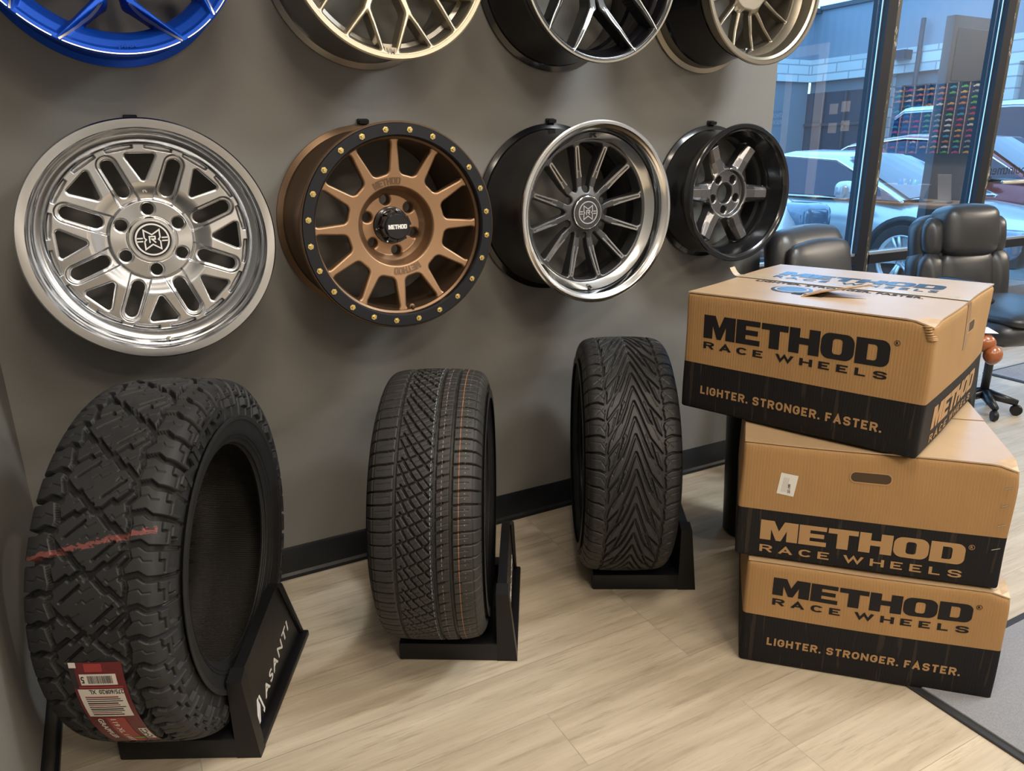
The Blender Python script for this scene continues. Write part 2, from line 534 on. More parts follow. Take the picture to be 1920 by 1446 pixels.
def window(i, xa, xb, door=False):
    # each window: two panes in a frame of its own right-hand mullion, rail, head and sill
    fr = struct(empty('%s_%d' % ('door' if door else 'window', i), (xa, YP, 0)))
    def part(mb, name, m): return mb.build(name, m, fr)
    def L(x0, x1, y0, y1, z0, z1): return (x0 - xa, x1 - xa, y0 - YP, y1 - YP, z0, z1)
    mb = MB().box(*L(xa, xa + 0.074, YG, YG + 0.09, 0, CEIL))
    part(mb, 'mullion', M_frame)
    part(MB().box(*L(xa + 0.074, xa + 0.108, YG + 0.004, YG + 0.09, 0, CEIL)), 'worn_stop', M_worn)
    part(MB().box(*L(xa - 0.006, xa, YG + 0.030, YG + 0.036, 0, CEIL)), 'glazing_bead', M_bead)
    x0, x1 = xa + 0.112, xb
    part(MB().box(*L(x0, x1, YG, YG + 0.09, RAIL0, RAIL1)), 'rail', M_frame)
    part(MB().box(*L(x0, x1, YG + 0.01, YG + 0.04, RAIL1, RAIL1 + 0.014)), 'rail_bead', M_bead)
    part(MB().box(*L(x0, x1, YG, YG + 0.09, 0, 0.10)), 'sill', M_frame)
    part(MB().box(*L(x0, x1, YG, YG + 0.09, CEIL - 0.08, CEIL)), 'head', M_frame)
    for z0, z1 in ((0.10, RAIL0), (RAIL1, CEIL - 0.08)):
        v = [(x0 - xa, 0, z0), (x1 - xa, 0, z0), (x1 - xa, 0, z1), (x0 - xa, 0, z1)]
        mesh('pane', v, [(0, 1, 2, 3)], M_glass, fr)
    return fr
for i in range(len(MULL) - 1):
    w = window(i + 1, MULL[i], MULL[i + 1])
    if i == 3:                                   # push bar and lettering of the entrance beside the leather chair
        d = -YP
        MB().tube([(0.16, YG - 0.05 - YP, 1.085), (1.0, YG - 0.05 - YP, 1.085)], 0.012, 12).build('push_bar', mat('push_bar_metal', (0.85, 0.8, 0.7), 0.25, 1.0), w, True)
        vf = flat_fit(text_flat('appointment', 1), 0, -0.55, 0, 0.075)
        V, F = extr(vf, -0.001, -0.0005, lambda a, b, h: (0.66 + a, h, 1.105 + b))
        mesh('lettering', V, F, mat('vinyl_letter', (0.02, 0.025, 0.04), 0.6), w)
MB().box(7.92, XR, YG, YG + 0.15, 0, CEIL).build('trim_1', M_frame)['kind'] = 'structure'

# floor mats
M_mat = mat('grey_carpet', (0.30, 0.31, 0.34), 0.95, bump=(700, 0.8, 0.006), noise=(420, 0.45))
M_matb = mat('mat_rubber_edge', (0.015, 0.016, 0.018), 0.6)
def floor_mat(x0, x1, y0, y1, label, m):
    e = empty('floor_mat', ((x0 + x1) / 2, (y0 + y1) / 2, 0), label=label, cat='mat', group=None)
    X, Y = (x1 - x0) / 2, (y1 - y0) / 2
    MB().rbox(-X, X, -Y, Y, 0.0005, 0.006, 0.0025, 1).build('border', M_matb, e)
    nx, ny = int((x1 - x0) / .02), int((y1 - y0) / .02)
    MB().rbox(-X + .022, X - .022, -Y + .022, Y - .022, 0.004, 0.0105, 0.002, 2).build('pile', m, e)
floor_mat(1.596, 3.4, -0.9, 0.937, 'grey carpet mat with dark border on the floor beside the carton stack', M_mat)
M_mat2 = mat('speckled_carpet', (0.34, 0.34, 0.36), 0.95, bump=(500, 0.8, 0.008), noise=(240, 0.75))
floor_mat(4.47, 6.0, 1.35, 2.42, 'speckled grey entrance mat on the floor by the window behind the leather chair', M_mat2)
# ------------------------------------------------------------------ signed distance tools (positive inside)
def sd_poly(x, y, P):
    d = np.full(x.shape, 1e9); s = np.ones(x.shape)
    n = len(P)
    for i in range(n):
        ax, ay = P[i]; bx, by = P[i - 1]
        ex, ey = bx - ax, by - ay
        wx, wy = x - ax, y - ay
        t = np.clip((wx * ex + wy * ey) / (ex * ex + ey * ey), 0, 1)
        d = np.minimum(d, (wx - ex * t) ** 2 + (wy - ey * t) ** 2)
        c1 = y >= ay; c2 = y < by; c3 = ex * wy > ey * wx
        f = (c1 & c2 & c3) | (~c1 & ~c2 & ~c3)
        s = np.where(f, -s, s)
    return -s * np.sqrt(d)
def sd_cap(x, y, a, b, wa, wb):
    ex, ey = b[0] - a[0], b[1] - a[1]
    t = np.clip(((x - a[0]) * ex + (y - a[1]) * ey) / (ex * ex + ey * ey), 0, 1)
    return wa + (wb - wa) * t - np.hypot(x - a[0] - ex * t, y - a[1] - ey * t)
def smax(a, b, k):
    h = np.clip(.5 + .5 * (a - b) / k, 0, 1)
    return b + (a - b) * h + k * h * (1 - h)
def smin(a, b, k): return -smax(-a, -b, k)
def rep(x, y, n, off):
    a = np.arctan2(y, x) - math.radians(off)
    st = 2 * PI / n
    a = a - np.round(a / st) * st
    r = np.hypot(x, y)
    return r * np.cos(a), r * np.sin(a)

def sheet(rmin, rmax, nr, nt, sdf, zf, zb):
    """plate cut out by a signed distance on a polar grid: front skin, side walls down to zb"""
    r = np.linspace(rmin, rmax, nr)
    t = np.arange(nt) * 2 * PI / nt
    Rr, Tt = np.meshgrid(r, t, indexing='ij')
    X = Rr * np.cos(Tt); Y = Rr * np.sin(Tt)
    S = sdf(X, Y)
    Z = zf(X, Y, S)
    ins = S > 0
    vid = np.full(S.shape, -1, np.int64)
    vid[ins] = np.arange(ins.sum())
    V = [np.stack([X[ins], Y[ins], Z[ins]], 1)]
    nV = int(ins.sum())
    i = np.arange(nr - 1)[:, None]; j = np.arange(nt)[None, :]
    j2 = (j + 1) % nt
    c = [np.broadcast_to(a, (nr - 1, nt)) for a in (i, i + 1, i + 1, i)]
    d = [np.broadcast_to(a, (nr - 1, nt)) for a in (j, j, j2, j2)]
    inn = np.stack([ins[c[k], d[k]] for k in range(4)], 2)
    cnt = inn.sum(2)
    full = np.argwhere(cnt == 4)
    F = []
    if len(full):
        q = np.stack([vid[c[k][full[:, 0], full[:, 1]], d[k][full[:, 0], full[:, 1]]] for k in range(4)], 1)
        F += [tuple(v) for v in q.tolist()]
    ev = {}; ex = []; segs = []
    for a, b in np.argwhere((cnt > 0) & (cnt < 4)):
        co = [(a, b), (a + 1, b), (a + 1, (b + 1) % nt), (a, (b + 1) % nt)]
        poly = []; cr = []
        for k in range(4):
            p, q = co[k], co[(k + 1) % 4]
            ip, iq = ins[p], ins[q]
            if ip: poly.append(int(vid[p]))
            if ip != iq:
                key = (p, q) if p < q else (q, p)
                if key not in ev:
                    u = S[p] / (S[p] - S[q]); u = min(max(u, .02), .98)
                    ev[key] = nV + len(ex)
                    ex.append((X[p] + (X[q] - X[p]) * u, Y[p] + (Y[q] - Y[p]) * u))
                poly.append(ev[key]); cr.append((ip, ev[key]))
        if len(poly) > 2: F.append(tuple(poly))
        for m_ in range(len(cr)):
            if cr[m_][0]: segs.append((cr[m_][1], cr[(m_ + 1) % len(cr)][1]))
    if ex:
        ex = np.array(ex)
        zz = zf(ex[:, 0], ex[:, 1], np.zeros(len(ex)))
        V.append(np.stack([ex[:, 0], ex[:, 1], zz], 1))
        base = nV + len(ex)
        V.append(V[-1].copy())
        V.append(np.stack([ex[:, 0], ex[:, 1], zb(ex[:, 0], ex[:, 1])], 1))
        ne = len(ex)
        for p, q in segs:
            F.append((q - nV + base, p - nV + base, p - nV + base + ne, q - nV + base + ne))
    return np.concatenate(V), F

def bev(S, w, h): return h * (1 - np.clip(S / w, 0, 1)) ** 2
def ramp(r, pts):
    p = np.array(pts)
    return np.interp(r, p[:, 0], p[:, 1])
def sramp(r, a, b, za, zb):
    t = np.clip((r - a) / (b - a), 0, 1)
    return za + (zb - za) * t * t * (3 - 2 * t)

# ------------------------------------------------------------------ wheel materials
M_mach = mat('machined_aluminium', (0.56, 0.575, 0.60), 0.24, 1.0, aniso=0.85)
M_satin = mat('satin_silver', (0.50, 0.50, 0.49), 0.38, 0.9)
M_chrome = mat('chrome', (0.85, 0.85, 0.85), 0.06, 1.0)
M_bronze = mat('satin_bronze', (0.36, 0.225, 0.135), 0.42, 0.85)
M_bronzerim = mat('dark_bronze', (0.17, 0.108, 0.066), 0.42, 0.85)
M_bronzed = mat('bronze_shadow_print', (0.16, 0.098, 0.06), 0.5, 0.6)
M_matblk = mat('matte_black', (0.0045, 0.006, 0.010), 0.45, 0.0, spec=0.35)
M_gblk = mat('gloss_black', (0.006, 0.006, 0.008), 0.16, 0.0, spec=0.6)
M_gold = mat('zinc_gold', (0.75, 0.60, 0.26), 0.28, 1.0)
M_gun = mat('gunmetal', (0.085, 0.088, 0.094), 0.33, 0.75)
M_gunm = mat('gunmetal_milled', (0.42, 0.42, 0.42), 0.26, 1.0)
M_poll = mat('polished_lip', (0.84, 0.86, 0.88), 0.15, 1.0, aniso=0.6)
M_hyper = mat('hyper_black', (0.19, 0.19, 0.20), 0.26, 0.9, coat=0.2)
M_blue = mat('candy_blue', (0.003, 0.055, 0.40), 0.42, 0.5, spec=0.3)
M_champ = mat('champagne', (0.42, 0.37, 0.28), 0.36, 0.9)
M_champd = mat('dark_champagne', (0.25, 0.24, 0.22), 0.34, 0.85)
M_tin = mat('tinted_black', (0.022, 0.023, 0.026), 0.20, 0.6, coat=0.5)
M_bgun = mat('bronze_gunmetal', (0.26, 0.235, 0.19), 0.34, 0.9)
M_milled = mat('milled_edge', (0.72, 0.68, 0.60), 0.40, 0.9)
M_gedge = mat('dark_milled_edge', (0.26, 0.25, 0.23), 0.36, 0.9)
M_print = mat('white_print', (0.75, 0.75, 0.74), 0.5)
M_dimprint = mat('grey_print', (0.33, 0.33, 0.34), 0.4)

def barrel(R, D, lip):
    """closed section of rim: outside from rear flange to lip, then the inside of the lip given by lip, then back"""
    rl, zl = lip[-1]
    out = [(R - .034, .004), (R - .006, 0), (R, .003), (R, .010), (R - .006, .013), (R - .015, .017), (R - .019, .05), (R - .03, .07), (R - .033, D * .5),
           (R - .04, D * .62), (R - .04, D - .085), (R - .026, D - .068), (R - .019, D - .05), (R - .016, D - .018), (R - .006, D - .013), (R, D - .010), (R, D - .003), (R - .003, D)]
    back = [(rl - .004, zl - .012), (rl - .003, D * .45), (R - .046, D * .42), (R - .042, .06), (R - .036, .03)]
    return out + list(lip) + back
M_hook = M_black
def wheel_root(n, x, z, depth, label):
    return empty('display_wheel', (x, YW, z), (PI / 2, 0, 0), label, 'wheel', 'alloy wheels displayed on the wall')
def hub_emblem(parent, r, z, mb, ml, name='emblem'):
    """round badge: ring, two double bars and a mirrored pair of zigzag letters around a third"""
    it = []
    ring = [(math.cos(a) * .88, math.sin(a) * .88) for a in np.linspace(0, 2 * PI, 64, endpoint=False)]
    it.append(stroke(ring, .09, True))
    for s in (-1, 1):
        for q in (-.09, .09): it.append(stroke([(s * .50, q), (s * .86, q)], .075))
        it.append(stroke([(-.42, s * .10), (-.42, s * .55), (0, s * .28), (.42, s * .55), (.42, s * .10)], .075))
    it.append(stroke([(-.42, .10), (-.32, .0), (-.42, -.10)], .07)); it.append(stroke([(.42, .10), (.32, .0), (.42, -.10)], .07))
    it.append(stroke([(-.15, -.19), (-.15, .17), (.15, .17), (.15, .02), (-.02, .02), (.17, -.19)], .075))
    V, F = extr(join_flat(it), 0, .0012, lambda a, b, h: (a * r, b * r, z + h))
    return mesh(name, V, F, ml, parent)
def holes(x, y, n, off, pcd, rad):
    a, b = rep(x, y, n, off)
    return rad - np.hypot(a - pcd, b)
def arc_text(VF, r, ang0, flip=1):
    """bend flat text of height h around a circle; flip -1 puts it along the bottom reading upside down"""
    return lambda a, b, h: ((r + b) * math.cos(ang0 - a / r), (r + b) * math.sin(ang0 - a / r), h)
def valve(parent, r, ang, z, m=None):
    a = math.radians(ang)
    M = T(r * math.cos(a), r * math.sin(a), z)
    MB().lathe([(.0001, .012), (.0035, .012), (.0045, .008), (.0045, .0), (.0085, -.002), (.009, -.006)], 16, M).build('valve_hole_ring', m or M_chrome, parent, angle=40)
    MB().lathe([(.0001, .0125), (.0028, .0125)], 12, M).build('valve_stem', M_dark, parent)

# ---- wheel 1: machined silver, eight slots and eight triangles
def wheel_silver(x, z, R, D):
    w = wheel_root(1, x, z, D, 'machined silver wheel with eight slots and black emblem cap, largest of the middle row')
    lip = [(R - .003, D), (R * .925, D - .002), (R * .918, D - .006), (R * .905, D - .030), (R * .893, D - .032), (R * .886, D - .036), (R * .872, D - .050), (R * .845, D - .054), (R * .80, D - .066)]
    MB().lathe(barrel(R, D, lip), 160, closed=True).build('rim', M_mach, w, angle=28)
    zr = D - .070
    def sdf(X, Y):
        a, b = rep(X, Y, 8, 90)
        tri = sd_poly(a, b, [(.525 * R, 0), (.70 * R, -.093 * R), (.70 * R, .093 * R)]) + .022 * R
        a, b = rep(X, Y, 8, 112.5)
        slot = sd_cap(a, b, (.445 * R, 0), (.665 * R, 0), .054 * R, .054 * R)
        lug = holes(X, Y, 6, 90, .262 * R, .050 * R)
        bore = .19 * R - np.hypot(X, Y)
        return -np.maximum(np.maximum(tri, slot), np.maximum(lug, bore))
    def zf(X, Y, S):
        r = np.hypot(X, Y)
        zz = sramp(r, .34 * R, .50 * R, -.018, -.004) + zr + sramp(r, .30 * R, .335 * R, .0, -.0) 
        zz = zz + np.where(r < .345 * R, .0085, 0) * np.clip((.345 * R - r) / .004, 0, 1)
        a, b = rep(X, Y, 8, 112.5)
        rec = sd_cap(a, b, (.30 * R, 0), (.675 * R, 0), .092 * R, .088 * R)
        inr = np.clip((r - .345 * R) / .003, 0, 1)
        zz = zz - .006 * np.clip(rec / .004, 0, 1) * inr
        # notches around the outer edge
        a2, b2 = rep(X, Y, 16, 11.25)
        no = sd_poly(a2, b2, [(.755 * R, -.108 * R), (.85 * R, -.125 * R), (.85 * R, .125 * R), (.755 * R, .108 * R)])
        zz = np.where(r > .75 * R, zz - .012 * np.clip(no / .004, 0, 1), zz)
        return zz - bev(S, .006, .003)
    V, F = sheet(.15 * R, .815 * R, 150, 960, sdf, zf, lambda X, Y: np.full(X.shape, zr - .024))
    mesh('spokes', V, F, M_mach, w, True)
    c = MB().lathe([(.0001, .0), (.155 * R, .0), (.158 * R, .0025), (.165 * R, .004), (.185 * R, .004), (.192 * R, 0), (.20 * R, -.010), (.20 * R, -.03)], 64, T(0, 0, zr - .004)).build('center_cap', M_chrome, w, angle=35)
    MB().lathe([(.0001, .0006), (.153 * R, .0006)], 48, T(0, 0, zr - .004)).build('cap_disc', M_gblk, c)
    hub_emblem(c, .150 * R, zr - .0032, M_gblk, M_print)
    V, F = extr(flat_fit(text_flat('R', 1, .03), -.018 * R, .018 * R, .40 * R, .45 * R), 0, .0012, lambda a, b, h: (a, b, zr - .012 + h))
    mesh('engraved_letter', V, F, M_satin, w)
    valve(w, .885 * R, 270.5, D - .044)
    return w

# ---- wheel 2: bronze, black bolted ring, twelve windows
def wheel_bronze(x, z, R, D):
    w = wheel_root(2, x, z, D, 'bronze wheel with a black outer ring of gold bolts and twelve rounded windows')
    lip = [(R - .003, D), (R * .975, D), (R * .972, D - .006), (R * .87, D - .008), (R * .86, D - .018), (R * .84, D - .022)]
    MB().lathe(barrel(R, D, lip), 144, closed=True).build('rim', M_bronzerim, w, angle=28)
    MB().lathe([(R * .985, D - .004), (R * .985, D + .0012), (R * .975, D + .004), (R * .875, D + .003), (R * .862, D - .001), (R * .862, D - .014)], 144).build('outer_ring', M_matblk, w, angle=30)
    b0 = MB().lathe([(.0001, .0065), (.0035, .0065), (.0042, .0055), (.0046, .001), (.0078, .0008), (.0080, 0)], 6, closed=False).build('bolt', M_gold, w)
    for k in range(24):
        a = math.radians(7.5 + 15 * k)
        o = b0 if k == 0 else b0.copy()
        if k: COL.objects.link(o)
        o.parent = w
        o.location = (R * .925 * math.cos(a), R * .925 * math.sin(a), D + .0035)
        o.rotation_euler = (0, 0, a * 3)
    zr = D - .026
    def sdf(X, Y):
        a, b = rep(X, Y, 12, 105)
        win = sd_poly(a, b, [(.572 * R, -.036 * R), (.790 * R, -.112 * R), (.806 * R, 0), (.790 * R, .112 * R), (.572 * R, .036 * R)]) + .060 * R
        lug = holes(X, Y, 6, 100, .262 * R, .052 * R)
        bore = .15 * R - np.hypot(X, Y)
        return -np.maximum(win, np.maximum(lug, bore))
    def zf(X, Y, S):
        r = np.hypot(X, Y)
        zz = ramp(r, [(0, zr - .066), (.30 * R, zr - .066), (.355 * R, zr - .052), (.385 * R, zr - .020), (.40 * R, zr - .016), (.85 * R, zr)])
        return zz - bev(S, .005, .0035)
    V, F = sheet(.12 * R, .855 * R, 140, 900, sdf, zf, lambda X, Y: np.where(np.hypot(X, Y) < .36 * R, zr - .10, zr - .030))
    mesh('spokes', V, F, M_bronze, w, True)
    for ang, fl in ((101, 1), (281, 1)):
        vf = flat_fit(WORD, -.145 * R, .145 * R, -.035 * R, .035 * R)
        A = math.radians(ang)
        rr = .445 * R
        it = [stroke([vf[0][i] for i in f], .0012, True) for f in ()]
        V, F = extr(vf, 0, .0010, lambda a, b, h: ((rr + b) * math.cos(A - a / rr), (rr + b) * math.sin(A - a / rr), zr - .0145 + .0016 * (b / (.035 * R)) + h))
        mesh('engraved_lettering', V, F, M_bronzed, w)
    c = MB().lathe([(.0001, .052), (.118 * R, .052), (.128 * R, .050), (.135 * R, .044), (.137 * R, .010), (.155 * R, .006), (.185 * R, .004), (.19 * R, .0), (.19 * R, -.02)], 8 * 8, T(0, 0, zr - .064)).build('center_cap', M_gblk, w, angle=35)
    for k in range(8):
        a = PI / 8 + k * PI / 4
        MB().box(-.012, .012, -.004, .004, .010, .047, T(.135 * R * math.cos(a), .135 * R * math.sin(a), zr - .064) @ RZ(a + PI / 2)).build('cap_rib', M_gblk, c)
    V, F = extr(flat_fit(WORD, -.098 * R, .098 * R, -.022 * R, .022 * R), .0, .0008, lambda a, b, h: (a, b, zr - .012 + h))
    mesh('cap_lettering', V, F, M_print, c)
    for k in range(6):
        a = math.radians(60 * k + 10)
        MB().lathe([(.0001, .003), (.0025, .003), (.003, 0)], 8, T(.168 * R * math.cos(a), .168 * R * math.sin(a), zr - .060)).build('screw', M_chrome, c)
    valve(w, .825 * R, 277, zr - .003, M_bronzed)
    return w

# ---- wheel 3: twelve slim milled spokes, polished stepped lip
def wheel_polished(x, z, R, D):
    w = wheel_root(3, x, z, D, 'gunmetal wheel with twelve slim milled spokes and a wide polished lip')
    lip = [(R - .003, D), (R - .010, D), (R - .014, D - .004), (R * .93, D - .006), (R * .905, D - .012), (R * .89, D - .024), (R * .885, D - .038), (R * .82, D - .060), (R * .80, D - .064)]
    body = barrel(R, D, [(R - .003, D), (R - .02, D - .012), (R * .82, D - .075)])
    MB().lathe(body, 144, closed=True).build('rim', M_gblk, w, angle=28)
    MB().lathe([(R + .0004, D - .009), (R + .0004, D - .002)] + lip, 160).build('polished_lip', M_poll, w, angle=26)
    zr = D - .062
    def shape(X, Y):
        r = np.hypot(X, Y)
        a, b = rep(X, Y, 12, 13)
        sp = sd_cap(a, b, (.20 * R, 0), (.80 * R, 0), .046 * R, .030 * R)
        sp = smax(sp, .255 * R - r, .05 * R)
        ring = r - .772 * R
        s = smax(sp, ring, .045 * R)
        lug = holes(X, Y, 5, 28, .245 * R, .040 * R)
        # rounded cuts reaching into the hub between every second pair of spokes
        a, b = rep(X, Y, 6, 28)
        cut = sd_cap(a, b, (.27 * R, 0), (.34 * R, 0), .045 * R, .045 * R)
        return smin(s, -cut, .01), a, b, r
    def sdf(X, Y): return shape(X, Y)[0]
    def zf(X, Y, S):
        r = np.hypot(X, Y)
        zz = zr + ramp(r, [(0, -.018), (.20 * R, -.018), (.30 * R, -.026), (.55 * R, -.016), (.76 * R, -.004), (.85 * R, -.002)])
        a, b = rep(X, Y, 12, 13)
        gro = sd_cap(a, b, (.48 * R, 0), (.70 * R, 0), .010 * R, .008 * R)
        return zz - bev(S, .0035, .003) - .0035 * np.clip(gro / .001, 0, 1)
    V, F = sheet(.10 * R, .835 * R, 130, 1000, sdf, zf, lambda X, Y: np.full(X.shape, zr - .050))
    mesh('spokes', V, F, M_gun, w, True)
    for k in range(12):                       # bright milled edge of each spoke
        A = math.radians(13 + 30 * k)
        it = []
        for s in (-1, 1): it.append(stroke([(.40 * R, s * .026 * R), (.50 * R, s * .021 * R), (.745 * R, s * .017 * R)], .0042))
        it.append(stroke([(.745 * R, -.017 * R), (.745 * R, .017 * R)], .004))
        zz = lambda r: zr + float(ramp(r, [(0, -.018), (.20 * R, -.018), (.30 * R, -.026), (.55 * R, -.016), (.76 * R, -.004), (.85 * R, -.002)]))
        V, F = extr(join_flat(it), -.002, .0006, lambda a, b, h: (a * math.cos(A) - b * math.sin(A), a * math.sin(A) + b * math.cos(A), zz(a) + h))
        mesh('milled_spoke_edge', V, F, M_gunm, w)
    c = MB().lathe([(.0001, 0), (.145 * R, 0), (.15 * R, .002), (.175 * R, .002), (.188 * R, -.004), (.19 * R, -.03)], 64, T(0, 0, zr - .006)).build('center_cap', M_gun, w, angle=35)
    hub_emblem(c, .140 * R, zr - .006, M_gun, M_dimprint)
    MB().lathe([(.178 * R, -.0005), (.184 * R, .0005), (.19 * R, -.003)], 64, T(0, 0, zr - .006)).build('cap_ring', M_chrome, c, True)
    for k in range(6):
        A = math.radians(28 + 60 * k)
        MB().lathe([(.0001, 0), (.038 * R, 0)], 20, T(.262 * R * math.cos(A), .262 * R * math.sin(A), zr - .030)).build('lug_hole_shade', M_dark, w)  # matte black disc stands in for the shade down the hole
    V, F = extr(flat_fit(text_flat('R', 1, .04), -.014, .014, -.009, .009), 0, .0008, lambda a, b, h: (a * 1.0, R * .855 + b, D - .0465 + (R * .855 + b - R * .855) * .42 + h + .001))
    mesh('lip_letter', V, F, M_matblk, w)
    valve(w, .852 * R, 269, D - .050, M_gun)
    return w

# ---- wheel 4: six wide spokes, dark
def wheel_six(x, z, R, D):
    w = wheel_root(4, x, z, D, 'glossy dark wheel with six wide spokes and an open hub beside the window')
    lip = [(R - .003, D), (R - .014, D - .001), (R - .018, D - .006), (R * .90, D - .010), (R * .885, D - .018), (R * .85, D - .060), (R * .83, D - .066), (R * .815, D - .075)]
    MB().lathe(barrel(R, D, lip), 144, closed=True).build('rim', M_tin, w, angle=28)
    zr = D - .060
    def sdf(X, Y):
        r = np.hypot(X, Y)
        a, b = rep(X, Y, 6, -2)
        sp = sd_poly(a, b, [(.15 * R, -.19 * R), (.45 * R, -.135 * R), (.86 * R, -.098 * R), (.86 * R, .098 * R), (.45 * R, .135 * R), (.15 * R, .19 * R)])
        s = smax(sp, .350 * R - r, .09 * R)
        s = smax(s, r - .80 * R, .03 * R)
        lug = holes(X, Y, 5, 54, .245 * R, .058 * R)
        bore = .150 * R - r
        return np.minimum(s, -np.maximum(lug, bore))
    def zf(X, Y, S):
        r = np.hypot(X, Y)
        a, b = rep(X, Y, 6, -2)
        top = ramp(r, [(0, -.022), (.33 * R, -.022), (.345 * R, -.006), (.37 * R, -.004), (.55 * R, -.004), (.76 * R, .004), (.80 * R, -.018), (.86 * R, -.03)])
        rim_ = np.clip((r - .79 * R) / (.02 * R), 0, 1)
        fac = .010 * np.clip((np.abs(b) - .055 * R) / (.06 * R), 0, 1) * np.clip((r - .37 * R) / (.04 * R), 0, 1) * (1 - rim_)
        return zr + top - fac - bev(S, .006, .004)
    V, F = sheet(.12 * R, .845 * R, 120, 900, sdf, zf, lambda X, Y: np.full(X.shape, zr - .052))
    mesh('spokes', V, F, M_hyper, w, True)
    return w

# ---- the upper row
def vwheel(x, z, R, D, label, M_rim, M_sp, spoke, M_line=None, lines=None, cap=True, ztop=None, lip=None, back=.05, rmax=.985):
    w = wheel_root(5, x, z, D, label)
    MB().lathe(barrel(R, D, lip), 144, closed=True).build('rim', M_rim, w, angle=28)
    V, F = sheet(.08 * R, rmax * R, 130, 900, lambda X, Y: spoke(X, Y, R), lambda X, Y, S: ztop(np.hypot(X, Y), X, Y) - bev(S, .006, .006), lambda X, Y: ztop(np.hypot(X, Y), X, Y) - back)
    mesh('spokes', V, F, M_sp, w, True)
    if lines:
        for pts, wd in lines:
            tt = np.linspace(0, len(pts) - 1, 10 * len(pts))
            pts = list(zip(np.interp(tt, range(len(pts)), [p[0] for p in pts]), np.interp(tt, range(len(pts)), [p[1] for p in pts])))
            V, F = extr(stroke([(r * R * math.cos(math.radians(a)), r * R * math.sin(math.radians(a))) for r, a in pts], wd), -.003, .0016,
                        lambda a, b, h: (a, b, float(ztop(np.array([math.hypot(a, b)]), np.array([a]), np.array([b]))[0]) + h))
            mesh('milled_edge', V, F, M_line, w)
    c = None if cap is M_gblk else MB().lathe([(.0001, 0), (.12 * R, 0), (.13 * R, -.004), (.13 * R, -.02)], 48, T(0, 0, float(ztop(np.array([.1 * R]), np.array([.1 * R]), np.array([0.]))[0]) + .004)).build('center_cap', cap if cap else M_sp, w, angle=35)
    return w
def v5(center, tip, apex, r_apex, r_tip, wa, wb, ring, inner=None, fil=.04):
    """five V-shaped spoke pairs: arms from hub to apex, then forking to tips"""
    def f(X, Y, R):
        r = np.hypot(X, Y)
        a, b = rep(X, Y, 5, center)
        b = np.abs(b)
        ta, aa = math.radians(tip), math.radians(apex)
        p0 = (.16 * R, .02 * R); p1 = (r_apex * R * math.cos(aa), r_apex * R * math.sin(aa)); p2 = (r_tip * R * math.cos(ta), r_tip * R * math.sin(ta))
        s = smax(sd_cap(a, b, p0, p1, wa * R, wa * R), sd_cap(a, b, p1, p2, wa * R, wb * R), .02 * R)
        s = smax(s, .24 * R - r, fil * R)
        return smax(s, r - ring * R, fil * R)
    return f
def wheel_blue(x, z, R, D):
    lip = [(R - .003, D), (R - .012, D - .002), (R * .86, D - .030), (R * .82, D - .05)]
    sp = v5(272, 27, 10, .60, .985, .050, .030, .83)
    arms = v5(272, 27, 10, .60, .985, .050, .030, 1.5)
    def zt(r, X, Y):
        k = np.clip(arms(X, Y, R) / .008, 0, 1)
        return D - (1 - k) * ramp(r, [(0, .055), (.6 * R, .055), (.83 * R, .040), (.88 * R, .016), (.985 * R, .0008), (1.0 * R, .0008)]) - k * ramp(r, [(0, .055), (.3 * R, .050), (.7 * R, .014), (.90 * R, .001), (1.0 * R, .000)])
    L = []
    for k in range(5):
        for s in (-1, 1):
            c = 272 + 72 * k
            L.append(([(.62, c + s * 8.8), (.80, c + s * 18.8), (.985, c + s * 26.2)], .0040))
        L.append(([(.985, c + a) for a in np.linspace(-25, 25, 14)], .0022))
        L.append(([(.985, c + 36 + a) for a in np.linspace(-7, 7, 6)], .0022))
    w = vwheel(x, z, R, D, 'candy blue wheel with silver edged V-shaped spokes at the top left', M_blue, M_blue, sp, M_milled, L, None, zt, lip)
    A = math.radians(274); rr = .93 * R
    vf = flat_fit(text_flat('pilot', 1, .02), -.019, .019, -.006, .008)
    V, F = extr(vf, 0, .0012, lambda a, b, h: ((rr - b) * math.cos(A + a / rr), (rr - b) * math.sin(A + a / rr), D - .005 + h))
    mesh('cast_lettering', V, F, M_blue, w)
    return w
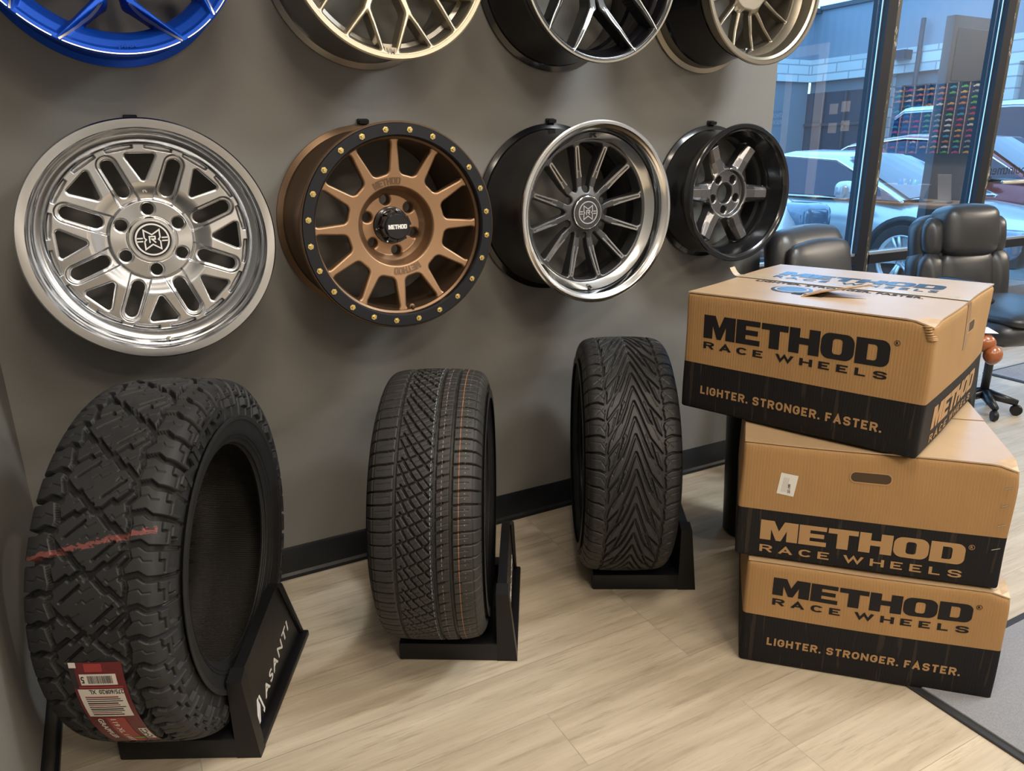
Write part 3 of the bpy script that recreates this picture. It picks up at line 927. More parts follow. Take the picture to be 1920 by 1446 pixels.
def wheel_champagne(x, z, R, D):
    lip = [(R - .003, D), (R - .012, D - .002), (R * .92, D - .014), (R * .88, D - .045), (R * .84, D - .05)]
    zt = lambda r, X, Y: D - ramp(r, [(0, .045), (.3 * R, .040), (.7 * R, .012), (.95 * R, .002), (1.0 * R, .004)])
    def sp(X, Y, R):
        r = np.hypot(X, Y)
        a, b = rep(X, Y, 5, 266.3)
        b = np.abs(b)
        P = lambda rr, an: (rr * R * math.cos(math.radians(an)), rr * R * math.sin(math.radians(an)))
        s = sd_cap(a, b, P(.2, 17), P(.58, 20), .05 * R, .034 * R)
        s = smax(s, sd_cap(a, b, P(.58, 20), P(.95, 3.8), .026 * R, .020 * R), .02 * R)
        s = smax(s, sd_cap(a, b, P(.58, 20), P(.95, 27), .026 * R, .020 * R), .02 * R)
        s = smax(s, .26 * R - r, .03 * R)
        return smax(s, r - .925 * R, .022 * R)
    w = vwheel(x, z, R, D, 'champagne mesh wheel with forked spokes in the top row between the blue and black wheels', M_champd, M_champ, sp, None, None, None, zt, lip)
    MB().lathe([(R + .0005, D - .010), (R + .0005, D - .002), (R - .003, D + .0006), (R * .955, D - .001), (R * .945, D - .010)], 144).build('front_ring', M_champ, w, angle=30)
    A = math.radians(266.3)
    V, F = extr(flat_fit(text_flat('VM', 1, .03), -.012, .012, -.007, .007), 0, .0012, lambda a, b, h: ((.93 * R - b) * math.cos(A + a / R), (.93 * R - b) * math.sin(A + a / R), D - .003 + h))
    MB().box(-.016, .016, -.011, .010, -.02, 0, T(.93 * R * math.cos(A), .93 * R * math.sin(A), D - .003) @ RZ(A + PI / 2)).build('badge_block', M_champ, w)
    mesh('badge_lettering', V, F, M_champd, w)
    valve(w, .865 * R, 263, D - .045, M_champd)
    return w
def wheel_black(x, z, R, D):
    lip = [(R - .003, D), (R - .010, D - .001), (R * .93, D - .012), (R * .90, D - .04), (R * .86, D - .05)]
    zt = lambda r, X, Y: D - ramp(r, [(0, .050), (.3 * R, .044), (.45 * R, .030), (.7 * R, .012), (.97 * R, .000), (1.0 * R, .001)])
    sp = v5(272.8, 25.3, 9, .43, .985, .050, .022, .925, fil=.022)
    L = []
    for k in range(5):
        for s in (-1, 1):
            c = 272.8 + 72 * k
            L.append(([(.43, c + s * 9), (.70, c + s * 19.2), (.98, c + s * 25.3)], .0030))
    w = vwheel(x, z, R, D, 'glossy black wheel with thin V-shaped spokes in the top row over the polished lip wheel', M_gblk, M_tin, sp, M_gedge, L, None, zt, lip)
    MB().lathe([(R + .0005, D - .004), (R - .001, D + .0006), (R * .975, D + .0004), (R * .968, D - .004), (R * .94, D - .006), (R * .935, D - .012)], 144).build('front_ring', M_bgun, w, angle=25)
    return w
def wheel_gunbronze(x, z, R, D):
    lip = [(R - .003, D), (R - .013, D), (R - .016, D - .006), (R * .90, D - .010), (R * .885, D - .020), (R * .865, D - .045), (R * .80, D - .062), (R * .78, D - .075)]
    zt = lambda r, X, Y: D - .062 - ramp(r, [(0, .006), (.30 * R, .004), (.36 * R, .016), (.6 * R, .012), (.80 * R, .002)])
    def sp(X, Y, R):
        r = np.hypot(X, Y)
        a, b = rep(X, Y, 7, 239.3)
        b = np.abs(b)
        P = lambda rr, an: (rr * R * math.cos(math.radians(an)), rr * R * math.sin(math.radians(an)))
        s = sd_cap(a, b, P(.28, 8), P(.78, 12.9), .030 * R, .017 * R)
        s = smax(s, sd_cap(a, b, (.2 * R, 0), (.33 * R, 0), .05 * R, .04 * R), .03 * R)
        s = smax(s, .31 * R - r, .06 * R)
        s = smax(s, r - .782 * R, .02 * R)
        return np.minimum(s, r - .15 * R)
    w = vwheel(x, z, R, D, 'bronze grey deep lip wheel with thin spokes at the right end of the top row', M_bgun, M_bgun, sp, None, None, M_gblk, zt, lip, .03, .80)
    b2 = [(R - .019, .05), (R - .03, .07), (R - .033, D * .5), (R - .0385, D * .62), (R - .0385, D - .085), (R - .0245, D - .068)]
    MB().lathe([(r + .0008, z_) for r, z_ in b2], 128).build('barrel_coat', M_gblk, w, angle=28)
    valve(w, .80 * R, 268, D - .058, M_gun)
    return w

WH = dict(w1=(.0890, 1.1044, .2751, .2455), w2=(.6840, 1.1081, .2675, .2873), w3=(1.3066, 1.1154, .2666, .3002), w4=(1.9869, 1.1444, .2360, .1837),
          w5=(.0791, 1.7766, .2742, .2619), w6=(.7035, 1.7821, .2621, .2624), w7=(1.3144, 1.7955, .2598, .2755), w8=(1.9206, 1.7941, .2419, .2901))
for k, fn in (('w1', wheel_silver), ('w2', wheel_bronze), ('w3', wheel_polished), ('w4', wheel_six), ('w5', wheel_blue), ('w6', wheel_champagne), ('w7', wheel_black), ('w8', wheel_gunbronze)):
    fn(*WH[k])
def hook(x, ztop, label):
    e = empty('wall_hook', (x, YW, ztop), label=label, cat='hook', group='wall hooks holding the wheels')
    MB().rbox(-.016, .016, -.006, 0, -.03, .014, .002, 1).build('hook_plate', M_black, e)
    MB().rbox(-.012, .012, -.020, -.004, -.001, .006, .002, 1).build('hook_arm', M_black, e)
    MB().prism([(0, 0), (-.020, .0), (-.022, .009), (-.017, .011), (0, .006)], -.013, .013, lambda a, b, h: (h, a, b)).build('hook_lip', M_black, e)
for (k, nm) in (('w1', 'silver slotted'), ('w2', 'bronze'), ('w3', 'polished lip'), ('w4', 'six spoke'), ('w5', 'blue'), ('w6', 'champagne'), ('w7', 'glossy black V-spoke'), ('w8', 'bronze grey deep lip')):
    x, z, R, D = WH[k]
    hook(x, z + R + .0012, 'small black wall hook above the %s wheel' % nm)
# ------------------------------------------------------------------ tires
def rubber(name, base=(0.017, 0.0175, 0.019), rough=0.55, paint=None):
    m = mat(name, base, rough, spec=0.35)
    g = NG(m)
    tc = g.new('ShaderNodeTexCoord')
    n = g.noise(tc.outputs['Object'], 30, 5, 0.6)
    col = g.mix(n, tuple(c * .7 for c in base), tuple(c * 1.45 for c in base))
    uv = g.new('ShaderNodeSeparateXYZ')
    g.link(tc.outputs['UV'], uv.inputs[0])
    if paint: col = paint(g, uv.outputs[0], uv.outputs[1], col)
    g.link(col, g.b.inputs['Base Color'])
    g.bump(g.noise(tc.outputs['Object'], 350, 4), 0.12, 0.0008)
    return m
M_side = rubber('sidewall_rubber', (0.014, 0.0145, 0.016), 0.50)
M_liner = mat('inner_liner', (0.034, 0.031, 0.028), 0.34)
def _liner():
    g = NG(M_liner)
    tc = g.new('ShaderNodeTexCoord')
    s = g.new('ShaderNodeSeparateXYZ'); g.link(tc.outputs['UV'], s.inputs[0])
    w = g.m('SINE', g.m('MULTIPLY', s.outputs[1], 1150.0))
    g.bump(g.m('ADD', w, g.m('MULTIPLY', g.noise(tc.outputs['Object'], 200, 3), 2.0)), 0.6, 0.0022)
_liner()

def seg_dist(u, v, a, b):
    ex, ey = b[0] - a[0], b[1] - a[1]
    t = np.clip(((u - a[0]) * ex + (v - a[1]) * ey) / (ex * ex + ey * ey + 1e-12), 0, 1)
    return np.hypot(u - a[0] - ex * t, v - a[1] - ey * t)
class Tread:
    """height field of one pitch: grooves cut along polylines, repeated around the tire"""
    def __init__(self, us, P, nv):
        self.u, self.v = np.meshgrid(us, np.arange(nv) * P / nv, indexing='ij')
        self.P = P
        self.v = P - self.v                      # pattern coordinates run downwards
        self.h = np.ones(self.u.shape)
    def groove(self, pts, w, depth=1.0, edge=0.0011):
        d = np.full(self.u.shape, 1e9)
        for k in (-2, -1, 0, 1, 2):
            for a, b in zip(pts[:-1], pts[1:]):
                d = np.minimum(d, seg_dist(self.u, self.v, (a[0], a[1] + k * self.P), (b[0], b[1] + k * self.P)))
        c = np.clip((d - w / 2) / edge, 0, 1)
        self.h = np.minimum(self.h, 1 - depth * (1 - c))
        return self
    def mirror(self, pts, w, depth=1.0, dv=0.0, edge=0.0011):
        self.groove(pts, w, depth, edge)
        return self.groove([(-a, b + dv) for a, b in pts], w, depth, edge)

def tire_profile(R, w, rb, shoulder):
    s1, s2 = shoulder
    pts = [(0, R), (.15 * w, R - .0006), (.28 * w, R - .0025), (.36 * w, R - .006), (.42 * w, R - s1), (.462 * w, R - s2), (.488 * w, R - s2 * 2.0), (.499 * w, R - s2 * 2.0 - .25 * (R - rb)),
           (.497 * w, rb + .42 * (R - rb)), (.470 * w, rb + .20 * (R - rb)), (.435 * w, rb + .07 * (R - rb)), (.42 * w, rb + .03 * (R - rb)), (.405 * w, rb + .006), (.385 * w, rb), (.365 * w, rb + .003)]
    P = np.array(pts)
    # smooth by Catmull-Rom
    out = []
    n = len(P)
    for i in range(n - 1):
        p0 = P[i - 1] if i else np.array([-P[1][0], P[1][1]])
        p1, p2 = P[i], P[i + 1]
        p3 = P[i + 2] if i + 2 < n else 2 * p2 - p1
        for t in np.linspace(0, 1, 12, endpoint=False):
            out.append(.5 * ((2 * p1) + (-p0 + p2) * t + (2 * p0 - 5 * p1 + 4 * p2 - p3) * t * t + (-p0 + 3 * p1 - 3 * p2 + p3) * t ** 3))
    out.append(P[-1])
    C = np.array(out)
    S = np.concatenate([[0], np.cumsum(np.hypot(*np.diff(C, axis=0).T))])
    return C, S
class Tire:
    """local axes: x along the axle (towards the stand plate), z up, tread facing -y at angle 0"""
    def __init__(self, name, R, w, rb, shoulder, smax_, N, nv, depth, cell, pattern, m_tread, loc, ang, label):
        self.R, self.w, self.depth = R, w, depth
        self.C, self.S = tire_profile(R, w, rb, shoulder)
        P = 2 * PI * R / N
        nu = int(2 * smax_ / cell)
        us = np.linspace(-smax_, smax_, nu + 1)
        td = Tread(us, P, nv)
        pattern(td, P, smax_)
        h = td.h
        f = np.clip((smax_ - np.abs(us)) / .012, 0, 1)[:, None]
        H = np.tile(h * f - (1 - f) * 0.0, (1, N))
        nvt = N * nv
        a = np.arange(nvt) * 2 * PI / nvt
        n_, r_, nn, nr = self.at(us)
        dep = self.depth * (H - 1)
        nx = n_[:, None] + nn[:, None] * dep
        rr = r_[:, None] + nr[:, None] * dep
        V = np.stack([nx, -rr * np.cos(a)[None], rr * np.sin(a)[None]], 2).reshape(-1, 3)
        i = np.arange(nu)[:, None]; j = np.arange(nvt)[None]
        j2 = (j + 1) % nvt
        q = np.stack(np.broadcast_arrays(i * nvt + j, i * nvt + j2, (i + 1) * nvt + j2, (i + 1) * nvt + j), 2).reshape(-1, 4)[:, ::-1]
        uv = np.stack(np.broadcast_arrays(us[:, None], (a * R)[None]), 2).reshape(-1, 2)
        # the plate normal is at -27 deg from +x for the stand direction
        self.root = empty(name, loc, (0, 0, ang), label, 'tire', 'tires on floor stands')
        mesh('tread', V, q, m_tread, self.root, True, uv=uv)
        # sidewalls with the beads
        k0 = np.searchsorted(self.S, smax_) 
        sh = self.depth
        prof = [self.pt(smax_, -sh)] + [tuple(self.C[k]) for k in range(k0 + 6, len(self.C))]
        # concentric ribs
        for sgn in (-1, 1):
            MB().lathe([(r, n) for n, r in prof], 180, RY(PI / 2) @ RZ(0) if sgn > 0 else RY(-PI / 2)).build('sidewall', M_side, self.root, True)
        inn = [(self.C[-1][0], self.C[-1][1]), (.36 * w, rb + .012), (.40 * w, rb + .05), (.45 * w, rb + .45 * (R - rb)), (.43 * w, R - .05), (.36 * w, R - .026), (.2 * w, R - .020), (0, R - .019)]
        inn = inn + [(-a_, b_) for a_, b_ in inn[-2::-1]]
        T_ = np.arange(180) * 2 * PI / 180
        Vi = np.array([(n, -r * math.cos(t), r * math.sin(t)) for t in T_ for n, r in inn])
        k = len(inn)
        Fi = np.array([(i_ * k + j_, ((i_ + 1) % 180) * k + j_, ((i_ + 1) % 180) * k + j_ + 1, i_ * k + j_ + 1) for i_ in range(180) for j_ in range(k - 1)])
        uvi = np.array([(q_ / k, t * R) for t in T_ for q_ in range(k)])
        mesh('inner_liner', Vi, Fi, M_liner, self.root, True, uv=uvi)
    def at(self, s):
        a = np.abs(s)
        n = np.interp(a, self.S, self.C[:, 0]); r = np.interp(a, self.S, self.C[:, 1])
        e = 2e-3
        dn = np.interp(a + e, self.S, self.C[:, 0]) - np.interp(np.maximum(a - e, 0), self.S, self.C[:, 0])
        dr = np.interp(a + e, self.S, self.C[:, 1]) - np.interp(np.maximum(a - e, 0), self.S, self.C[:, 1])
        L = np.hypot(dn, dr)
        return n * np.sign(s), r, -dr / L * np.sign(s), dn / L
    def pt(self, s, h):
        n, r, nn, nr = self.at(np.array([s]))
        return float(n[0] + nn[0] * h), float(r[0] + nr[0] * h)
    def map(self, s, v, h):
        n, r = self.pt(s, h)
        a = v / self.R
        return (n, -r * math.cos(a), r * math.sin(a))

def sm(g, x, a, b):                       # 1 inside a..b
    return g.m('MULTIPLY', g.m('GREATER_THAN', x, a), g.m('LESS_THAN', x, b))
# --- all-terrain tread
def pat_at(t, P, S):
    h = P / 2
    # long stepped diagonals
    t.groove([(-.068, .000), (-.040, .030), (-.034, .026), (.000, .064), (.006, .060), (.034, .092), (.040, .088), (.066, .116)], .0105)
    # crossing diagonals
    t.groove([(-.064, .085), (-.036, .064), (-.030, .070), (-.006, .050)], .0080)
    t.groove([(.000, .070), (.030, .042), (.036, .048), (.064, .022)], .0080)
    t.groove([(-.046, .110), (-.012, .080)], .0040, .7)
    t.groove([(.046, .004), (.010, .036)], .0040, .7)
    # zigzag lines beside the shoulders
    t.groove([(-.070, -.004), (-.060, .026), (-.072, .040), (-.062, .078), (-.070, P - .004)], .0085)
    t.groove([(.066, 0), (.074, .034), (.060, .050), (.070, .086), (.066, P)], .0085)
    # shoulder lugs, long and short
    for k, off in ((0, 0), (1, h)):
        t.groove([(.062, .012 + off), (.090, .006 + off), (.104, .016 + off), (.200, .016 + off)], .0110)
        t.groove([(-.064, .040 + off), (-.086, .034 + off), (-.102, .042 + off), (-.200, .042 + off)], .0110)
        # sipes
        t.groove([(.074, .036 + off), (.092, .032 + off), (.098, .040 + off), (.112, .040 + off)], .0008, .16, .0012)
        t.groove([(-.074, .012 + off), (-.090, .007 + off), (-.096, .014 + off), (-.112, .014 + off)], .0008, .16, .0012)
        # side biters
        e = off
        t.groove([(.128, .016 + e), (.128, .040 + e), (.140, .040 + e), (.140, .062 + e)], .0035, .6)
        t.groove([(-.128, .042 + e), (-.128, .066 + e), (-.140, .066 + e), (-.140, .090 + e)], .0035, .6)
        t.groove([(.152, .030 + e), (.152, .052 + e), (.168, .052 + e)], .0030, .5)
        t.groove([(-.152, .056 + e), (-.152, .078 + e), (-.168, .078 + e)], .0030, .5)
    for q in (.012, .034, .058, .080, .100):
        t.groove([(-.050 + q * .35, q + .012), (-.036 + q * .3, q + .006), (-.030 + q * .3, q + .012), (-.016 + q * .3, q + .004)], .0008, .14, .0012)
        t.groove([(.020 + q * .1, q + .020), (.034, q + .012), (.040, q + .018), (.054, q + .010)], .0008, .14, .0012)
    # outer lug steps and the smooth band below
    a = np.abs(t.u)
    al = (((t.v / h) % 2) < 1)
    lim = np.where(al, .150, .172)
    t.h = np.minimum(t.h, np.clip(1 - (a - lim) / .004, .35, 1))
def paint_at(g, u, v, col):
    # red chalk streak across the tread
    c = g.m('MULTIPLY_ADD', u, 0.23, 0.222)
    d = g.m('ABSOLUTE', g.m('SUBTRACT', v, c))
    tc = g.new('ShaderNodeTexCoord').outputs['UV']
    n = g.noise(g.mapping(tc, scale=(70, 160, 1)), 1.0, 4, .7)
    wd = g.m('MULTIPLY', g.m('SUBTRACT', n, 0.36), 0.036)
    f = g.m('MULTIPLY', g.m('LESS_THAN', d, wd), sm(g, u, -.118, .118))
    return g.mix(g.m('MULTIPLY', f, .65), col, (0.22, 0.065, 0.055))
M_at = rubber('all_terrain_rubber', (0.016, 0.0168, 0.0185), 0.60, paint_at)
# --- sport all-season tread
def pat_sport(t, P, S):
    nrep = 1
    for u0, w in ((-.064, .0068), (.0275, .0072), (.0650, .0072)):
        t.groove([(u0, -.01), (u0, P + .01)], w)
    t.groove([(.116, -.01), (.116, P + .01)], .0012, .3)
    t.groove([(-.116, -.01), (-.116, P + .01)], .0012, .3)
    n = 4
    q = P / n
    for k in range(n):
        o = k * q
        t.groove([(-.064, o), (-.090, o + .0035), (-.20, o + .005)], .0030)
        t.groove([(-.075, o + q * .5), (-.108, o + q * .5 + .003)], .0007, .16, .0012)
        t.groove([(.070, o + .004), (.090, o + .001), (.20, o + .001)], .0030)
        t.groove([(.074, o + q * .5), (.105, o + q * .5 - .002)], .0007, .16, .0012)
        t.groove([(.0275, o + .006), (.046, o - .002)], .0038)
        t.groove([(.046, o - .002), (.065, o - .006)], .0012, .6)
        t.groove([(.034, o + q * .5 + .003), (.060, o + q * .5 - .004)], .0007, .16, .0012)
        t.groove([(-.064, o), (-.030, o - .012), (.000, o - .026), (.0275, o - .044)], .0024)
        t.groove([(-.058, o + q * .5), (-.028, o + q * .5 - .013), (.020, o + q * .5 - .038)], .0007, .16, .0012)
    for o in (0, P / 2):
        t.groove([(-.050, -.012 + o), (-.024, .030 + o), (.014, .080 + o)], .0040)
        t.groove([(-.030, -.008 + o), (.004, .040 + o), (.022, .062 + o)], .0016, .6)
        t.groove([(-.056, .006 + o), (-.044, .030 + o), (-.030, .058 + o)], .0036, .8)
def paint_sport(g, u, v, col):
    def dash(u0, w, per, duty, c, a):
        f = sm(g, u, u0 - w, u0 + w)
        fr = g.m('FRACT', g.m('MULTIPLY', v, 1.0 / per))
        return g.mix(g.m('MULTIPLY', g.m('MULTIPLY', f, g.m('LESS_THAN', fr, duty)), a), col, c)
    col = dash(.0185, .0008, .011, .6, (0.32, 0.42, 0.50), .6)
    col = dash(.0440, .0007, .012, .6, (0.45, 0.36, 0.38), .5)
    col = dash(.0830, .0007, .5, 1.1, (0.50, 0.20, 0.08), .65)
    col = dash(.0970, .0010, .012, .18, (0.3, 0.3, 0.3), .6)
    return col
M_sport = rubber('sport_rubber', (0.023, 0.0225, 0.0215), 0.52, paint_sport)
# --- directional street truck tread
def pat_dir(t, P, S):
    for o in (0, P / 2):
        t.mirror([(0, o), (.008, o + .022), (.022, o + .064), (.038, o + .104), (.078, o + .158)], .0050)
    t.mirror([(.036, .010), (.046, .045), (.058, .085), (.078, P + .030)], .0055)
    t.mirror([(.078, -.01), (.074, P * .25), (.079, P * .5), (.074, P * .75), (.078, P + .01)], .0062)
    for k in range(2):
        o = k * P / 2
        t.mirror([(.076, o + .012), (.098, o + .002), (.200, o - .002)], .0048)
        t.mirror([(.082, o + .040), (.094, o + .022), (.120, o + .018)], .0007, .16, edge=.0012)
        t.mirror([(.084, o + .020), (.104, o + .036)], .0007, .16, edge=.0012)
    t.mirror([(.018, .016), (.028, .000), (.040, .034), (.036, .064), (.018, .016)], .0008, .25, edge=.0014)
    t.mirror([(.044, .062), (.056, .048), (.068, .092), (.062, .110), (.044, .062)], .0008, .25, edge=.0014)
    t.mirror([(.030, .030), (.040, .018)], .0007, .16, edge=.0012)
    t.mirror([(.052, .082), (.064, .072)], .0007, .16, edge=.0012)
    t.groove([(-.13, .03), (-.13, P)], .001, .3)
M_dir = rubber('truck_rubber', (0.018, 0.0182, 0.019), 0.46)

def tire_at(cx, cy, z0, R, deg): return (cx, cy, z0 + R), math.radians(deg - 90)
TIRES = [(.0370, 1.7106, .020, .4019, 62.8), (.6870, 1.7140, .030, .3605, 60.5), (1.3088, 1.7477, .030, .3624, 60.9)]
loc, an = tire_at(*TIRES[0])
t1 = Tire('off_road_tire', .4019, .276, .245, (.014, .034), .215, 22, 92, .0150, .00125, pat_at, M_at, loc, an,
          'large all-terrain tire with chunky tread and a red and white sticker at the far left')
loc, an = tire_at(*TIRES[1])
t2 = Tire('car_tire', .3605, .277, .262, (.012, .028), .165, 18, 100, .0095, .00125, pat_sport, M_sport, loc, an,
          'tire with fine grooved tread and coloured stripes, middle of the three tires')
loc, an = tire_at(*TIRES[2])
t3 = Tire('truck_tire', .3624, .272, .258, (.013, .028), .165, 24, 76, .0095, .00125, pat_dir, M_dir, loc, an,
          'tire with V-shaped directional tread on the stand nearest the cartons')

# raised lettering and rings on the visible sidewall of the all-terrain tire
def side_map(t, sgn=1, lift=.0):
    def f(a, b, h, ang0=0.0):
        r = b
        k = np.argsort(t.C[40:, 1])
        n = float(np.interp(r, t.C[40:, 1][k], t.C[40:, 0][k]))
        th = ang0 - a / r
        return (sgn * (n + h), r * math.cos(th), r * math.sin(th))
    return f
fm = side_map(t1)
vf = flat_fit(text_flat('NITTO', 1, .035), -.118, .118, .326, .354)
V, F = extr(vf, -.002, .0022, lambda a, b, h: fm(a, b, h, math.radians(108)))
mesh('raised_lettering', V, F, M_side, t1.root)
for rr in (.262, .270, .312):
    a = np.linspace(0, 2 * PI, 180, endpoint=False)
    V, F = extr(stroke([(math.cos(q), math.sin(q)) for q in a], .004 / rr, True), -.001, .0012, lambda x, y, h: fm(0, rr * math.hypot(x, y), h, math.atan2(y, x)))
    mesh('raised_ring', V, F, M_side, t1.root)
# paper label on the tread of the all-terrain tire
M_lab = mat('label_paper', (0.62, 0.58, 0.53), 0.5)
M_labr = mat('label_red', (0.30, 0.042, 0.036), 0.45)
M_labd = mat('label_maroon', (0.12, 0.018, 0.020), 0.45)
M_labk = mat('label_ink', (0.02, 0.02, 0.022), 0.5)
M_labg = mat('label_green', (0.12, 0.42, 0.06), 0.5)
def label():
    # (a across, b around with b growing downwards); mapped on the tread
    A0, V0 = -.039, .006
    def mp(lift): return lambda a, b, h: t1.map(A0 + a, V0 - b * 1.27, lift + h)
    def patch(nm, x0, x1, y0, y1, lift, m, par=None):
        nx, ny = max(2, int((x1 - x0) / .006)), max(2, int((y1 - y0) / .006))
        xs = np.linspace(x0, x1, nx + 1); ys = np.linspace(y0, y1, ny + 1)
        f = mp(lift)
        Vv = [f(x, y, 0) for x in xs for y in ys]
        Ff = [(i * (ny + 1) + j, (i + 1) * (ny + 1) + j, (i + 1) * (ny + 1) + j + 1, i * (ny + 1) + j + 1) for i in range(nx) for j in range(ny)]
        return mesh(nm, Vv, [q[::-1] for q in Ff], m, par if par is not None else t1.root)
    base = patch('label', -.004, .092, 0, .215, .0012, M_labd)
    patch('white_panel', .012, .078, .020, .040, .0018, M_lab, base)
    patch('red_line', .006, .086, .043, .046, .0016, M_labr, base)
    patch('red_patch', .024, .056, .002, .016, .0017, M_labr, base)
    patch('white_panel', .002, .084, .048, .110, .0018, M_lab, base)
    patch('red_band', .030, .064, .114, .212, .0017, M_labr, base)
    patch('grey_patch', -.003, .006, .010, .046, .0017, M_labk, base)
    patch('white_panel', -.003, .010, .0, .009, .0017, M_lab, base)
    patch('white_panel', .074, .090, .150, .196, .0018, M_lab, base)
    patch('green_mark', .050, .070, .186, .191, .0023, M_labg, base)
    def txt(s, x0, x1, y0, y1, m, lift=.0021, turn=True):
        V_, F_ = flat_fit(text_flat(s, 1, .015), 0, 1, 0, 1)
        # printed upside down as the tire stands
        V_ = np.stack([x1 - V_[:, 0] * (x1 - x0), y0 + V_[:, 1] * (y1 - y0)], 1) if turn == 1 else np.stack([x0 + V_[:, 1] * (x1 - x0), y0 + V_[:, 0] * (y1 - y0)], 1)
        Vv, Ff = extr((V_, F_), 0, .0002, mp(lift))
        mesh('printed_text', Vv, Ff, m, base)
    txt('275/60R20  XL', .022, .084, .0490, .0575, M_labk)
    txt('5', .014, .020, .024, .036, M_labk)
    x = .026
    while x < .070:
        wd = random.choice((.0006, .0010, .0016))
        patch('barcode_bar', x, x + wd, .023, .037, .0021, M_labk, base)
        x += wd + random.choice((.0007, .0011))
    for q in range(10):
        y = .063 + q * .0045
        patch('text_line', .011, .083 - random.random() * .02, y, y + (.0018 if q % 3 else .0026), .0021, M_labk if q % 4 else M_labr, base)
    txt('119 XL 118T', .036, .046, .118, .206, M_lab, turn=2)
    txt('GRAPPLER', .012, .022, .116, .190, M_lab, turn=2)
    for i in range(6):
        for j in range(3):
            if random.random() < .6: patch('code_square', .076 + j * .0042, .0795 + j * .0042, .153 + i * .007, .158 + i * .007, .0021, M_labk, base)
    return base
label()
# ------------------------------------------------------------------ floor stands
def stand(i, A, deg, label):
    # local: x across (0 = outer foot of the plate, negative under the tire), y along the plate, z up
    e = empty('tire_stand', (A[0], A[1], 0), (0, 0, math.radians(deg - 90)), label, 'stand', 'black tire display stands')
    Lp = .446
    for y0, y1, sg in ((0.0, .050, 1), (Lp - .050, Lp, -1)):
        MB().rbox(-.316, -.050, y0, y1, 0, .052, .004, 2).build('base_bar', M_black, e, angle=40)
    MB().rbox(-.300, -.050, .05, Lp - .05, 0, .012, .003, 1).build('base_plate', M_black, e, angle=40)
    # upright plate: tall at the middle, cut back at both ends, with a raised border outside
    prof = [(.002, 0), (.002, .200), (.030, .212), (.060, .212), (.285, .246), (.322, .246), (Lp, .016), (Lp, 0)]
    def lean(a, b, h): return (h if h < -.03 else -.020 + (h + .020) - .018 * (b / .246) * 0, a, b)
    MB().prism(prof, -.052, -.022, lambda a, b, h: (h - (.006 * b / .246 if h > -.03 else 0), a, b)).build('upright_plate', M_black, e, angle=35)
    MB().prism([(0, 0), (0, .204), (.034, .216), (.034, 0)], -.054, 0, lambda a, b, h: (h if h < -.03 else h - .022 * b / .21, a, b)).build('front_post', M_black, e, angle=35)
    rim = [(.034, 0), (.034, .022), (Lp - .020, .022), (.318, .246), (.326, .244), (Lp, .018), (Lp, 0)]
    mb = MB()
    mb.rbox(-.026, 0, .030, Lp, 0, .018, .004, 2)
    for p, q in (((Lp - .006, .012), (.322, .240)),):
        mb.tube([(-.020, p[0], p[1]), (-.024, q[0], q[1])], .008, 8)
    mb.build('raised_border', M_black, e, angle=35)
    # white lettering and logo on the outer face
    fn = lambda off: (lambda a, b, h: (-.0214 - .006 * b / .246 + off + h, a, b))
    vf = flat_fit(text_flat('ASANTI', 1, .012, spacing=1.25), 0, 1, 0, 1)
    a0, b0, a1, b1, hh = .130, .050, .345, .092, .031
    dl = math.hypot(a1 - a0, b1 - b0); ux, uz = (a1 - a0) / dl, (b1 - b0) / dl
    W = np.stack([a0 + vf[0][:, 0] * dl * ux - vf[0][:, 1] * hh * uz, b0 + vf[0][:, 0] * dl * uz + vf[0][:, 1] * hh * ux], 1)
    V, F = extr((W, vf[1]), 0, .0008, fn(0))
    mesh('lettering', V, F, M_print, e)
    lg = [tess([[(0, 0), (.30, 1), (.46, 1), (.14, 0)]]), tess([[(.20, 0), (.46, .82), (.54, .60), (.34, 0)]]), tess([[(.50, 1), (.62, 1), (1.0, .12), (.86, 0), (.80, .12), (.86, .18)]])]
    lgv, lgf = join_flat(lg)
    W = np.stack([.060 + lgv[:, 0] * .056, .030 + lgv[:, 1] * .062], 1)
    V, F = extr((W, lgf), 0, .0008, fn(0))
    mesh('logo', V, F, M_print, e)
    for y in (.042, .052):
        MB().lathe([(.0001, .003), (.003, .002), (.0035, 0)], 10, T(-.004, y, .014) @ RY(PI / 2)).build('rivet', M_gunm, e, True)
    return e
stand(1, (.1222, 1.4537), 62.8, 'black stand with white lettering holding the large all-terrain tire')
stand(2, (.7860, 1.4649), 60.0, 'black stand holding the middle tire with coloured stripes')
stand(3, (1.4274, 1.4937), 60.9, 'black stand holding the tire with V-shaped tread nearest the cartons')
